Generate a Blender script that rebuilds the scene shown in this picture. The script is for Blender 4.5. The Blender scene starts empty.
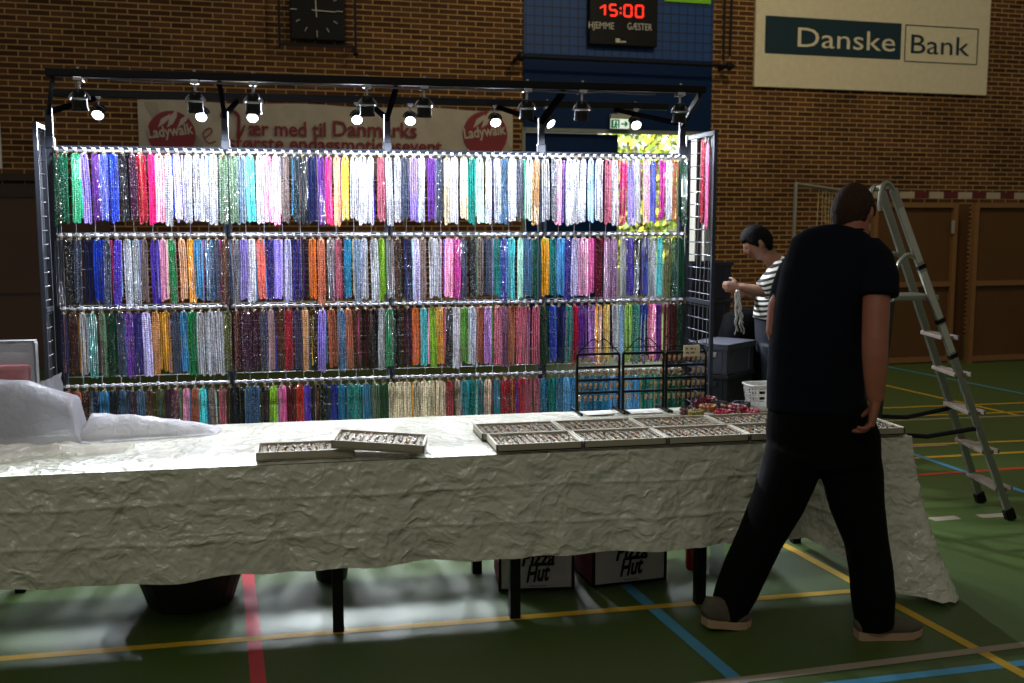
import bpy, bmesh, math, random
from mathutils import Vector, Matrix, noise as mnoise
R = random.Random(7)
PI = math.pi
SC = bpy.context.scene
COL = SC.collection

# ---------------------------------------------------------------- camera model (metres, 1024x683)
FPX, HZ, CH, PSI = 1050.0, 222.0, 1.72, math.radians(11.5)
PIT = math.atan((341.5 - HZ) / FPX)
FW = Vector((math.sin(PSI) * math.cos(PIT), math.cos(PSI) * math.cos(PIT), -math.sin(PIT)))
RT = Vector((math.cos(PSI), -math.sin(PSI), 0))
UP = RT.cross(FW)
CAM = Vector((0, 0, CH))
def ray(x, y): return FW + RT * ((x - 512) / FPX) - UP * ((y - 341.5) / FPX)
def atz(x, y, z=0.0):
    d = ray(x, y); return CAM + d * ((z - CH) / d.z)
def aty(x, y, Y):
    d = ray(x, y); return CAM + d * (Y / d.y)
GA = math.radians(4.5)                       # the hall's axes are turned a little from the stall's
def G2W(p): return Vector((p[0] * math.cos(GA) - p[1] * math.sin(GA), p[0] * math.sin(GA) + p[1] * math.cos(GA), p[2]))
def W2G(p): return Vector((p[0] * math.cos(GA) + p[1] * math.sin(GA), -p[0] * math.sin(GA) + p[1] * math.cos(GA), p[2]))
WALLY = 13.4
def atg(x, y, gy=WALLY):                     # measured point on a hall plane gy = const, in hall coordinates
    d = W2G(ray(x, y)); return Vector((0, 0, CH)) + d * (gy / d.y)

# ---------------------------------------------------------------- materials
def lin(c):
    out = []
    for v in c:
        v /= 255.0
        out.append(v / 12.92 if v <= 0.04045 else ((v + 0.055) / 1.055) ** 2.4)
    return out
_mats = {}
def mat(name, rgb, rough=0.5, metal=0.0, var=0.12, scale=12.0, bump=0.0, bscale=60.0, emit=None, estr=0.0, trans=0.0, alpha=1.0, spec=0.5, coat=0.0):
    if name in _mats: return _mats[name]
    m = bpy.data.materials.new(name); m.use_nodes = True
    nt = m.node_tree; b = nt.nodes['Principled BSDF']
    c = lin(rgb)
    b.inputs['Roughness'].default_value = rough
    b.inputs['Metallic'].default_value = metal
    b.inputs['Specular IOR Level'].default_value = spec
    b.inputs['Coat Weight'].default_value = coat
    if trans: b.inputs['Transmission Weight'].default_value = trans
    if alpha < 1: b.inputs['Alpha'].default_value = alpha
    tc = nt.nodes.new('ShaderNodeTexCoord')
    n = nt.nodes.new('ShaderNodeTexNoise'); n.inputs['Scale'].default_value = scale; n.inputs['Detail'].default_value = 4
    nt.links.new(tc.outputs['Object'], n.inputs['Vector'])
    mx = nt.nodes.new('ShaderNodeMix'); mx.data_type = 'RGBA'
    mx.inputs['A'].default_value = [max(0, v * (1 - var)) for v in c] + [1]
    mx.inputs['B'].default_value = [min(1, v * (1 + var)) for v in c] + [1]
    nt.links.new(n.outputs['Fac'], mx.inputs['Factor'])
    nt.links.new(mx.outputs['Result'], b.inputs['Base Color'])
    if bump:
        n2 = nt.nodes.new('ShaderNodeTexNoise'); n2.inputs['Scale'].default_value = bscale; n2.inputs['Detail'].default_value = 6
        nt.links.new(tc.outputs['Object'], n2.inputs['Vector'])
        bp = nt.nodes.new('ShaderNodeBump'); bp.inputs['Strength'].default_value = bump; bp.inputs['Distance'].default_value = 0.01
        nt.links.new(n2.outputs['Fac'], bp.inputs['Height']); nt.links.new(bp.outputs['Normal'], b.inputs['Normal'])
    if emit:
        b.inputs['Emission Color'].default_value = lin(emit) + [1]; b.inputs['Emission Strength'].default_value = estr
    _mats[name] = m
    return m

def brick_mat():
    m = bpy.data.materials.new('brick'); m.use_nodes = True; nt = m.node_tree; b = nt.nodes['Principled BSDF']
    tc = nt.nodes.new('ShaderNodeTexCoord'); sp = nt.nodes.new('ShaderNodeSeparateXYZ'); cb = nt.nodes.new('ShaderNodeCombineXYZ')
    nt.links.new(tc.outputs['Object'], sp.inputs[0]); nt.links.new(sp.outputs['X'], cb.inputs['X']); nt.links.new(sp.outputs['Z'], cb.inputs['Y'])
    br = nt.nodes.new('ShaderNodeTexBrick')
    br.inputs['Scale'].default_value = 1.0; br.inputs['Brick Width'].default_value = 0.24; br.inputs['Row Height'].default_value = 0.0667
    br.inputs['Mortar Size'].default_value = 0.0075; br.inputs['Mortar Smooth'].default_value = 0.3; br.inputs['Bias'].default_value = -0.1
    br.inputs['Color1'].default_value = lin((98, 64, 42)) + [1]; br.inputs['Color2'].default_value = lin((60, 37, 26)) + [1]
    br.inputs['Mortar'].default_value = lin((178, 146, 94)) + [1]
    nt.links.new(cb.outputs[0], br.inputs['Vector'])
    n = nt.nodes.new('ShaderNodeTexNoise'); n.inputs['Scale'].default_value = 1.2; n.inputs['Detail'].default_value = 5
    nt.links.new(cb.outputs[0], n.inputs['Vector'])
    mp = nt.nodes.new('ShaderNodeMapRange'); mp.inputs['From Min'].default_value = .3; mp.inputs['From Max'].default_value = .7
    mp.inputs['To Min'].default_value = .75; mp.inputs['To Max'].default_value = 1.2
    nt.links.new(n.outputs['Fac'], mp.inputs['Value'])
    mx = nt.nodes.new('ShaderNodeMix'); mx.data_type = 'RGBA'; mx.blend_type = 'MULTIPLY'; mx.inputs['Factor'].default_value = 1
    nt.links.new(br.outputs['Color'], mx.inputs['A']); nt.links.new(mp.outputs['Result'], mx.inputs['B'])
    nt.links.new(mx.outputs['Result'], b.inputs['Base Color'])
    bp = nt.nodes.new('ShaderNodeBump'); bp.inputs['Strength'].default_value = .5; bp.inputs['Distance'].default_value = .01; bp.invert = True
    nt.links.new(br.outputs['Fac'], bp.inputs['Height']); nt.links.new(bp.outputs['Normal'], b.inputs['Normal'])
    b.inputs['Roughness'].default_value = .9; b.inputs['Specular IOR Level'].default_value = .2
    return m

def floor_mat():
    m = bpy.data.materials.new('sports_floor'); m.use_nodes = True; nt = m.node_tree; b = nt.nodes['Principled BSDF']
    tc = nt.nodes.new('ShaderNodeTexCoord')
    n = nt.nodes.new('ShaderNodeTexNoise'); n.inputs['Scale'].default_value = 1.5; n.inputs['Detail'].default_value = 6
    n2 = nt.nodes.new('ShaderNodeTexNoise'); n2.inputs['Scale'].default_value = 60; n2.inputs['Detail'].default_value = 4
    for q in (n, n2): nt.links.new(tc.outputs['Object'], q.inputs['Vector'])
    mx = nt.nodes.new('ShaderNodeMix'); mx.data_type = 'RGBA'
    mx.inputs['A'].default_value = lin((54, 76, 24)) + [1]; mx.inputs['B'].default_value = lin((64, 88, 30)) + [1]
    nt.links.new(n.outputs['Fac'], mx.inputs['Factor'])
    m2 = nt.nodes.new('ShaderNodeMix'); m2.data_type = 'RGBA'; m2.inputs['B'].default_value = lin((76, 98, 46)) + [1]
    mr = nt.nodes.new('ShaderNodeMapRange'); mr.inputs['From Min'].default_value = .45; mr.inputs['From Max'].default_value = .8; mr.inputs['To Max'].default_value = .5
    nt.links.new(n2.outputs['Fac'], mr.inputs['Value']); nt.links.new(mr.outputs['Result'], m2.inputs['Factor'])
    nt.links.new(mx.outputs['Result'], m2.inputs['A']); nt.links.new(m2.outputs['Result'], b.inputs['Base Color'])
    b.inputs['Roughness'].default_value = .5; b.inputs['Specular IOR Level'].default_value = .75
    return m

def cloth_mat():
    m = bpy.data.materials.new('crinkled_taffeta'); m.use_nodes = True; nt = m.node_tree; b = nt.nodes['Principled BSDF']
    b.inputs['Base Color'].default_value = lin((200, 200, 182)) + [1]
    b.inputs['Roughness'].default_value = .27; b.inputs['Specular IOR Level'].default_value = .8
    tc = nt.nodes.new('ShaderNodeTexCoord')
    nz = nt.nodes.new('ShaderNodeTexNoise'); nz.inputs['Scale'].default_value = 5; nz.inputs['Detail'].default_value = 3
    nt.links.new(tc.outputs['Object'], nz.inputs['Vector'])
    ad = nt.nodes.new('ShaderNodeMix'); ad.data_type = 'RGBA'; ad.blend_type = 'ADD'; ad.inputs['Factor'].default_value = .35
    nt.links.new(tc.outputs['Object'], ad.inputs['A']); nt.links.new(nz.outputs['Color'], ad.inputs['B'])
    hs = []
    for sc, w, st, ft in ((6, 1.0, (1.0, 1, 1.8), 'F1'), (15, .42, (1, 1, 1.5), 'F1'), (5.5, .13, (1.3, 1, 2.0), 'DISTANCE_TO_EDGE')):
        mp = nt.nodes.new('ShaderNodeMapping'); mp.inputs['Scale'].default_value = st; nt.links.new(ad.outputs['Result'], mp.inputs['Vector'])
        v = nt.nodes.new('ShaderNodeTexVoronoi'); v.feature = ft; v.inputs['Scale'].default_value = sc
        nt.links.new(mp.outputs[0], v.inputs['Vector'])
        mr = nt.nodes.new('ShaderNodeMapRange'); mr.inputs['From Max'].default_value = 1.0 if ft == 'F1' else .15; mr.inputs['To Min'].default_value = 0 if ft == 'F1' else w; mr.inputs['To Max'].default_value = w if ft == 'F1' else 0
        nt.links.new(v.outputs['Distance'], mr.inputs['Value']); hs.append(mr.outputs['Result'])
    n3 = nt.nodes.new('ShaderNodeTexNoise'); n3.inputs['Scale'].default_value = 30; n3.inputs['Detail'].default_value = 4; n3.inputs['Distortion'].default_value = 1.0
    nt.links.new(tc.outputs['Object'], n3.inputs['Vector'])
    a1 = nt.nodes.new('ShaderNodeMath'); a1.operation = 'ADD'; nt.links.new(hs[0], a1.inputs[0]); nt.links.new(hs[1], a1.inputs[1])
    a3 = nt.nodes.new('ShaderNodeMath'); a3.operation = 'ADD'; nt.links.new(a1.outputs[0], a3.inputs[0]); nt.links.new(hs[2], a3.inputs[1])
    a2 = nt.nodes.new('ShaderNodeMath'); a2.operation = 'MULTIPLY_ADD'; a2.inputs[1].default_value = .16
    nt.links.new(n3.outputs['Fac'], a2.inputs[0]); nt.links.new(a3.outputs[0], a2.inputs[2])
    bp = nt.nodes.new('ShaderNodeBump'); bp.inputs['Strength'].default_value = .7; bp.inputs['Distance'].default_value = .026
    nt.links.new(a2.outputs[0], bp.inputs['Height']); nt.links.new(bp.outputs['Normal'], b.inputs['Normal'])
    return m

def bead_mat(name, attr=False):
    """glass beads: tinted, glossy, letting some light through"""
    m = bpy.data.materials.new(name); m.use_nodes = True; nt = m.node_tree; b = nt.nodes['Principled BSDF']; out = nt.nodes['Material Output']
    if attr:
        oi = nt.nodes.new('ShaderNodeAttribute'); oi.attribute_name = 'bead_colour'; csock = oi.outputs['Color']
    else:
        oi = nt.nodes.new('ShaderNodeObjectInfo'); csock = oi.outputs['Color']
    tc = nt.nodes.new('ShaderNodeTexCoord')
    n = nt.nodes.new('ShaderNodeTexNoise'); n.inputs['Scale'].default_value = 95; n.inputs['Detail'].default_value = 3
    nt.links.new(tc.outputs['Object'], n.inputs['Vector'])
    mr = nt.nodes.new('ShaderNodeMapRange'); mr.inputs['From Min'].default_value = .3; mr.inputs['From Max'].default_value = .72; mr.inputs['To Min'].default_value = .45; mr.inputs['To Max'].default_value = 1.75
    nt.links.new(n.outputs['Fac'], mr.inputs['Value'])
    mx = nt.nodes.new('ShaderNodeMix'); mx.data_type = 'RGBA'; mx.blend_type = 'MULTIPLY'; mx.inputs['Factor'].default_value = 1
    mps = nt.nodes.new('ShaderNodeMapping'); mps.inputs['Scale'].default_value = (150, 60, 5); nt.links.new(tc.outputs['Object'], mps.inputs['Vector'])
    oinf = nt.nodes.new('ShaderNodeObjectInfo'); vad = nt.nodes.new('ShaderNodeVectorMath'); vad.operation = 'ADD'; msc = nt.nodes.new('ShaderNodeMath'); msc.operation = 'MULTIPLY'; msc.inputs[1].default_value = 40
    nt.links.new(oinf.outputs['Random'], msc.inputs[0]); nt.links.new(mps.outputs[0], vad.inputs[0]); nt.links.new(msc.outputs[0], vad.inputs[1])
    ns = nt.nodes.new('ShaderNodeTexNoise'); ns.inputs['Scale'].default_value = 1; ns.inputs['Detail'].default_value = 2; nt.links.new(vad.outputs[0], ns.inputs['Vector'])
    ms_ = nt.nodes.new('ShaderNodeMapRange'); ms_.inputs['From Min'].default_value = .35; ms_.inputs['From Max'].default_value = .65; ms_.inputs['To Min'].default_value = .4; ms_.inputs['To Max'].default_value = 1.3
    nt.links.new(ns.outputs['Fac'], ms_.inputs['Value'])
    mpr = nt.nodes.new('ShaderNodeMath'); mpr.operation = 'MULTIPLY'; nt.links.new(mr.outputs['Result'], mpr.inputs[0]); nt.links.new(ms_.outputs['Result'], mpr.inputs[1])
    nt.links.new(csock, mx.inputs['A']); nt.links.new(mpr.outputs[0], mx.inputs['B'])
    nf = nt.nodes.new('ShaderNodeTexNoise'); nf.inputs['Scale'].default_value = 130; nf.inputs['Detail'].default_value = 1; nt.links.new(tc.outputs['Object'], nf.inputs['Vector'])
    mf = nt.nodes.new('ShaderNodeMapRange'); mf.inputs['From Min'].default_value = .6; mf.inputs['From Max'].default_value = .7; mf.inputs['To Max'].default_value = .75
    nt.links.new(nf.outputs['Fac'], mf.inputs['Value'])
    fk = nt.nodes.new('ShaderNodeMath'); fk.operation = 'MULTIPLY'; nt.links.new(mf.outputs['Result'], fk.inputs[0]); nt.links.new(oinf.outputs['Random'], fk.inputs[1])
    fl_ = nt.nodes.new('ShaderNodeMix'); fl_.data_type = 'RGBA'; fl_.inputs['B'].default_value = (.62, .62, .66, 1)  # sparkle painted in as pale flecks, along with the beads' own lighter mix
    nt.links.new(fk.outputs[0], fl_.inputs['Factor']); nt.links.new(mx.outputs['Result'], fl_.inputs['A']); mx = fl_
    nt.links.new(mx.outputs['Result'], b.inputs['Base Color'])
    b.inputs['Roughness'].default_value = .14; b.inputs['Specular IOR Level'].default_value = .7
    tl = nt.nodes.new('ShaderNodeBsdfTranslucent'); nt.links.new(mx.outputs['Result'], tl.inputs['Color'])
    tp = nt.nodes.new('ShaderNodeBsdfTransparent')
    lt = nt.nodes.new('ShaderNodeMix'); lt.data_type = 'RGBA'; lt.inputs['Factor'].default_value = .5; lt.inputs['B'].default_value = (1, 1, 1, 1)
    nt.links.new(csock, lt.inputs['A']); nt.links.new(lt.outputs['Result'], tp.inputs['Color'])
    s1 = nt.nodes.new('ShaderNodeMixShader'); s1.inputs[0].default_value = .22
    nt.links.new(b.outputs[0], s1.inputs[1]); nt.links.new(tl.outputs[0], s1.inputs[2])
    s2 = nt.nodes.new('ShaderNodeMixShader'); s2.inputs[0].default_value = .26
    nt.links.new(s1.outputs[0], s2.inputs[1]); nt.links.new(tp.outputs[0], s2.inputs[2])
    nt.links.new(s2.outputs[0], out.inputs['Surface'])
    return m

def stripe_mat():
    m = bpy.data.materials.new('striped_jersey'); m.use_nodes = True; nt = m.node_tree; b = nt.nodes['Principled BSDF']
    tc = nt.nodes.new('ShaderNodeTexCoord'); sp = nt.nodes.new('ShaderNodeSeparateXYZ'); nt.links.new(tc.outputs['Object'], sp.inputs[0])
    # hoops run round the leaning trunk: height with a little forward tilt
    ml = nt.nodes.new('ShaderNodeMath'); ml.operation = 'MULTIPLY_ADD'; ml.inputs[1].default_value = -.28
    nt.links.new(sp.outputs['X'], ml.inputs[0]); nt.links.new(sp.outputs['Z'], ml.inputs[2])
    m1 = nt.nodes.new('ShaderNodeMath'); m1.operation = 'MULTIPLY'; m1.inputs[1].default_value = 1 / .034; nt.links.new(ml.outputs[0], m1.inputs[0])
    fr = nt.nodes.new('ShaderNodeMath'); fr.operation = 'FRACT'; nt.links.new(m1.outputs[0], fr.inputs[0])
    gt = nt.nodes.new('ShaderNodeMath'); gt.operation = 'GREATER_THAN'; gt.inputs[1].default_value = .5; nt.links.new(fr.outputs[0], gt.inputs[0])
    mx = nt.nodes.new('ShaderNodeMix'); mx.data_type = 'RGBA'; mx.inputs['A'].default_value = lin((22, 26, 36)) + [1]; mx.inputs['B'].default_value = lin((218, 212, 200)) + [1]
    nt.links.new(gt.outputs[0], mx.inputs['Factor']); nt.links.new(mx.outputs['Result'], b.inputs['Base Color'])
    b.inputs['Roughness'].default_value = .85
    return m

# ---------------------------------------------------------------- mesh builder
class MB:
    def __init__(s): s.v = []; s.f = []; s.mi = []; s.m = 0; s.vc = None
    def add(s, vs, fs, m=None):
        o = len(s.v); s.v += [Vector(q) for q in vs]
        for f in fs: s.f.append([i + o for i in f]); s.mi.append(s.m if m is None else m)
    def box(s, c, d, rot=None, m=None, bev=0.0):
        x, y, z = d[0] / 2, d[1] / 2, d[2] / 2
        if bev > 0:
            b = min(bev, x * .9, y * .9, z * .9); P = []
            bm = bmesh.new(); bmesh.ops.create_cube(bm, size=1)
            for w in bm.verts: w.co = Vector((w.co.x * d[0], w.co.y * d[1], w.co.z * d[2]))
            bmesh.ops.bevel(bm, geom=list(bm.edges), offset=b, segments=2, affect='EDGES', profile=.6)
            bm.verts.index_update()
            vs = [w.co.copy() for w in bm.verts]; fs = [[w.index for w in f.verts] for f in bm.faces]; bm.free()
        else:
            vs = [Vector((a, b, c_)) for a in (-x, x) for b in (-y, y) for c_ in (-z, z)]
            fs = [[0, 1, 3, 2], [4, 6, 7, 5], [0, 4, 5, 1], [2, 3, 7, 6], [0, 2, 6, 4], [1, 5, 7, 3]]
        if rot is not None: vs = [rot @ q for q in vs]
        c = Vector(c); s.add([q + c for q in vs], fs, m)
    def bar(s, a, b, w, h, up=(0, 0, 1), m=None, bev=0.0):
        a = Vector(a); b = Vector(b); d = b - a; L = d.length; d.normalize(); u = Vector(up)
        if abs(u.dot(d)) > .98: u = Vector((0, 1, 0))
        sx = d.cross(u).normalized(); uz = sx.cross(d)
        rot = Matrix((sx, d, uz)).transposed()
        s.box((a + b) / 2, (w, L, h), rot, m, bev)
    def tube(s, pts, r, n=8, m=None, closed=False):
        pts = [Vector(p) for p in pts]; N = len(pts)
        rs = r if isinstance(r, (list, tuple)) else [r] * N
        vs = []; fs = []; prev = None
        for i, p in enumerate(pts):
            if closed: t = pts[(i + 1) % N] - pts[i - 1]
            else: t = pts[min(i + 1, N - 1)] - pts[max(i - 1, 0)]
            t.normalize()
            if prev is None:
                a = Vector((0, 0, 1)) if abs(t.z) < .9 else Vector((1, 0, 0)); u = t.cross(a).normalized()
            else: u = (prev - t * prev.dot(t)).normalized()
            prev = u; w = t.cross(u)
            for k in range(n): vs.append(p + (u * math.cos(2 * PI * k / n) + w * math.sin(2 * PI * k / n)) * rs[i])
        for i in range(N if closed else N - 1):
            j = (i + 1) % N
            for k in range(n): fs.append([i * n + k, i * n + (k + 1) % n, j * n + (k + 1) % n, j * n + k])
        if not closed: fs.append(list(range(n))[::-1]); fs.append([(N - 1) * n + k for k in range(n)])
        s.add(vs, fs, m)
    def lathe(s, prof, n=16, mtx=None, m=None, caps=True):
        vs = []; fs = []
        for r, z in prof:
            for k in range(n): vs.append(Vector((r * math.cos(2 * PI * k / n), r * math.sin(2 * PI * k / n), z)))
        for i in range(len(prof) - 1):
            for k in range(n): fs.append([i * n + k, i * n + (k + 1) % n, (i + 1) * n + (k + 1) % n, (i + 1) * n + k])
        if caps: fs.append(list(range(n))[::-1]); fs.append([(len(prof) - 1) * n + k for k in range(n)])
        if mtx is not None: vs = [mtx @ q for q in vs]
        s.add(vs, fs, m)
    def loft(s, rings, n=20, m=None, ref=(1, 0, 0), pw=2.0):
        """rings: (centre, half width along ref, half depth); closed ends"""
        vs = []; fs = []; N = len(rings); ref = Vector(ref)
        C_ = [Vector(r[0]) for r in rings]
        for i, r in enumerate(rings):
            t = (C_[min(i + 1, N - 1)] - C_[max(i - 1, 0)]).normalized()
            rf = Vector(r[3]) if len(r) > 3 else ref
            u = (rf - t * rf.dot(t)).normalized(); w = t.cross(u)
            for k in range(n):
                c, q = math.cos(2 * PI * k / n), math.sin(2 * PI * k / n)
                c = math.copysign(abs(c) ** (2 / pw), c); q = math.copysign(abs(q) ** (2 / pw), q)
                vs.append(C_[i] + u * r[1] * c + w * r[2] * q)
        for i in range(N - 1):
            for k in range(n): fs.append([i * n + k, i * n + (k + 1) % n, (i + 1) * n + (k + 1) % n, (i + 1) * n + k])
        fs.append(list(range(n))[::-1]); fs.append([(N - 1) * n + k for k in range(n)])
        s.add(vs, fs, m)
    def ball(s, c, r, n=10, m=None, mtx=None):
        if not isinstance(r, (tuple, list)): r = (r, r, r)
        vs = []; fs = []; h = max(4, n // 2 + 1)
        for i in range(1, h):
            a = PI * i / h
            for k in range(n): vs.append(Vector((r[0] * math.sin(a) * math.cos(2 * PI * k / n), r[1] * math.sin(a) * math.sin(2 * PI * k / n), r[2] * math.cos(a))))
        T = len(vs); vs += [Vector((0, 0, r[2])), Vector((0, 0, -r[2]))]
        for i in range(h - 2):
            for k in range(n): fs.append([i * n + k, (i + 1) * n + k, (i + 1) * n + (k + 1) % n, i * n + (k + 1) % n])
        for k in range(n):
            fs.append([T, k, (k + 1) % n]); fs.append([T + 1, (h - 2) * n + (k + 1) % n, (h - 2) * n + k])
        if mtx is not None: vs = [mtx @ q for q in vs]
        s.add([q + Vector(c) for q in vs], fs, m)
    def grid(s, fn, nu, nv, m=None):
        vs = [Vector(fn(i / nu, j / nv)) for j in range(nv + 1) for i in range(nu + 1)]
        fs = [[j * (nu + 1) + i, j * (nu + 1) + i + 1, (j + 1) * (nu + 1) + i + 1, (j + 1) * (nu + 1) + i] for j in range(nv) for i in range(nu)]
        s.add(vs, fs, m)
    def poly(s, pts, thick, nrm, m=None):
        """flat outline with thickness along nrm"""
        nrm = Vector(nrm); N = len(pts); a = [Vector(p) for p in pts]; b = [p + nrm * thick for p in a]
        fs = [list(range(N)), [N + i for i in range(N)][::-1]] + [[i, N + i, N + (i + 1) % N, (i + 1) % N] for i in range(N)]
        s.add(a + b, fs, m)
    def text(s, body, size, pos, right=(1, 0, 0), up=(0, 0, 1), width=None, shear=0.0, m=None, bold=0.0, space=1.0, depth=0.002):
        cu = bpy.data.curves.new('t', 'FONT'); cu.body = body; cu.size = size; cu.extrude = depth / 2; cu.offset = bold; cu.shear = shear; cu.space_character = space; cu.resolution_u = 3
        o = bpy.data.objects.new('t', cu); COL.objects.link(o)
        me = bpy.data.meshes.new_from_object(o.evaluated_get(bpy.context.evaluated_depsgraph_get()))
        bpy.data.objects.remove(o); bpy.data.curves.remove(cu)
        if len(me.vertices):
            x0 = min(v.co.x for v in me.vertices); x1 = max(v.co.x for v in me.vertices)
            k = (width / (x1 - x0)) if width else 1.0
            r = Vector(right).normalized(); u = Vector(up).normalized(); n = r.cross(u); p = Vector(pos)
            s.add([p + r * ((v.co.x - x0) * k) + u * v.co.y + n * v.co.z for v in me.vertices], [list(q.vertices) for q in me.polygons], m)
        bpy.data.meshes.remove(me)
    def mesh(s, name, mats, off=Vector((0, 0, 0)), smooth=False):
        me = bpy.data.meshes.new(name)
        me.from_pydata([tuple(q - off) for q in s.v], [], s.f)
        if not isinstance(mats, (list, tuple)): mats = [mats]
        for q in mats: me.materials.append(q)
        me.polygons.foreach_set('material_index', s.mi)
        if smooth: me.polygons.foreach_set('use_smooth', [True] * len(me.polygons))
        if s.vc:
            at = me.color_attributes.new('bead_colour', 'FLOAT_COLOR', 'POINT')
            at.data.foreach_set('color', [c for q in s.vc for c in q])
        me.update(); return me
    def build(s, name, mats, parent=None, origin=None, smooth=False, gym=False, fix=True):
        if parent is not None:
            off = ORG[parent.name]
        else:
            if origin is None:
                if s.v:
                    lo = [min(q[i] for q in s.v) for i in range(3)]; hi = [max(q[i] for q in s.v) for i in range(3)]
                    origin = ((lo[0] + hi[0]) / 2, (lo[1] + hi[1]) / 2, lo[2])
                else: origin = (0, 0, 0)
            off = Vector(origin)
        me = s.mesh(name, mats, off, smooth)
        if fix:
            bm = bmesh.new(); bm.from_mesh(me); bmesh.ops.recalc_face_normals(bm, faces=bm.faces); bm.to_mesh(me); bm.free()
        o = bpy.data.objects.new(name, me); COL.objects.link(o)
        if parent is not None:
            o.parent = parent
            if parent.name in ORG: ORG[o.name] = ORG[parent.name]
            if parent.parent is not None or parent.type == 'MESH':
                # sub-part: the mesh of the part is already relative to the thing's base
                pass
        else:
            o.location = G2W(off) if gym else off
            if gym: o.rotation_euler = (0, 0, GA)
            ORG[o.name] = off
        return o
ORG = {}
def tag(o, label=None, cat=None, group=None, kind=None):
    if label: o['label'] = label
    if cat: o['category'] = cat
    if group: o['group'] = group
    if kind: o['kind'] = kind
    return o
def thing(name, label, cat, loc, group=None, gym=False):
    o = bpy.data.objects.new(name, None); COL.objects.link(o); o.empty_display_size = .1
    o.location = G2W(loc) if gym else Vector(loc)
    if gym: o.rotation_euler = (0, 0, GA)
    ORG[o.name] = Vector(loc)
    return tag(o, label, cat, group)
def dup(root, loc, label=None, group=None, rotz=None):
    r = root.copy(); COL.objects.link(r); r.location = loc
    if rotz is not None: r.rotation_euler = (0, 0, rotz)
    if label: r['label'] = label
    if group: r['group'] = group
    for ch in list(root.children):
        c = ch.copy(); COL.objects.link(c); c.parent = r
        for g in ch.children:
            d = g.copy(); COL.objects.link(d); d.parent = c
    return r
def fuse(name, mb, material, parent, voxel=.008, smooth=4, off=None):
    """melt the pieces of a builder into one continuous skin"""
    off = ORG[parent.name]
    me = mb.mesh('tmp', material, off); o = bpy.data.objects.new('tmp', me); COL.objects.link(o)
    md = o.modifiers.new('r', 'REMESH'); md.mode = 'VOXEL'; md.voxel_size = voxel
    ms = o.modifiers.new('s', 'SMOOTH'); ms.factor = .5; ms.iterations = smooth
    out = bpy.data.meshes.new_from_object(o.evaluated_get(bpy.context.evaluated_depsgraph_get()))
    bpy.data.objects.remove(o); bpy.data.meshes.remove(me)
    out.name = name; out.materials.clear(); out.materials.append(material)
    out.polygons.foreach_set('use_smooth', [True] * len(out.polygons))
    r = bpy.data.objects.new(name, out); COL.objects.link(r); r.parent = parent; ORG[r.name] = off
    return r
ORD = ['first', 'second', 'third', 'fourth', 'fifth', 'sixth', 'seventh', 'eighth', 'ninth', 'tenth', 'eleventh', 'twelfth', 'thirteenth', 'fourteenth', 'fifteenth', 'sixteenth', 'seventeenth', 'eighteenth', 'nineteenth', 'twentieth']
# ================================================================ THE SETTING
BRICK = brick_mat(); FLOOR = floor_mat()
m_yel = mat('line_yellow', (196, 158, 40), .5); m_blu = mat('line_blue', (70, 140, 176), .5); m_pnk = mat('line_red_pink', (190, 62, 70), .5)
m_wht = mat('line_white', (150, 138, 120), .5); m_red = mat('line_red', (190, 70, 34), .5)
f = MB()
f.box((4, 7, -.05), (40, 36, .1), m=0)
def fline(a, b, w, m, z=.0012, ext=(0, 0)):
    a = atz(*a); b = atz(*b); d = (b - a).normalized(); a = a - d * ext[0]; b = b + d * ext[1]
    n = Vector((-d.y, d.x, 0)) * w / 2; q = Vector((0, 0, z))
    f.add([a - n + q, b - n + q, b + n + q, a + n + q], [[0, 1, 2, 3]], m)
fline((0, 659), (855, 591), .05, 1, .0020, (3, 0))
fline((248.5, 580), (258.6, 683), .058, 3, .0012, (3.2, 2))
fline((628, 587), (740, 683), .058, 2, .0014, (4, 2))
fline((784, 545), (1024, 675), .05, 1, .0018, (1.2, 3))
fline((720, 683), (1024, 645), .05, 4, .0022, (2, 3))
fline((850, 683), (1024, 663), .05, 2, .0012, (1, 3))
fline((912, 445), (1024, 441), .05, 1, .0024, (1.5, 4))
fline((908, 447), (948, 445.4), .045, 4, .0030)
fline((915, 458), (1024, 452), .05, 1, .0012, (1.5, 4))
fline((918, 475), (1024, 468), .05, 5, .0016, (1.5, 4))
fline((890, 408), (1024, 403), .05, 1, .0026, (1.5, 4))
fline((890, 417), (1024, 412), .05, 1, .0028, (1.5, 4))
fline((870, 421.5), (1024, 415.5), .05, 4, .0012, (1.5, 4))
fline((915, 455), (1024, 492), .05, 2, .0021, (1.6, 2))
fline((888, 386), (1003, 412), .05, 1, .0011, (1.5, .2))
fline((914, 372), (1024, 394), .05, 2, .0017, (2, 3))
fline((931, 519.5), (958, 517.5), .075, 4, .0012)
fline((979, 516.5), (1006, 515), .075, 4, .0012)
fl = f.build('floor', [FLOOR, m_yel, m_blu, m_pnk, m_wht, m_red], origin=(0, 0, 0), fix=False); tag(fl, kind='structure')

# back wall of brick with the blue bay and its doorway left open
xb0 = atg(523, 60).x; xb1 = atg(711.5, 60).x; HT = 7.2; TH = .12
door_top = atg(600, 133).z
d0 = atg(525, 133).x; d1 = atg(709.5, 140).x; dsplit = atg(620, 145).x
w = MB()
def wbox(x0, x1, z0, z1, y0=WALLY, th=TH, m=0): w.box(((x0 + x1) / 2, y0 + th / 2, (z0 + z1) / 2), (x1 - x0, th, z1 - z0), m=m)
wbox(-9, xb0, 0, HT); wbox(xb1, 16, 0, HT); wbox(xb0, xb1, door_top + .06, HT)
tag(w.build('wall_back', BRICK, origin=(0, WALLY, 0), gym=True), kind='structure')

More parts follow.
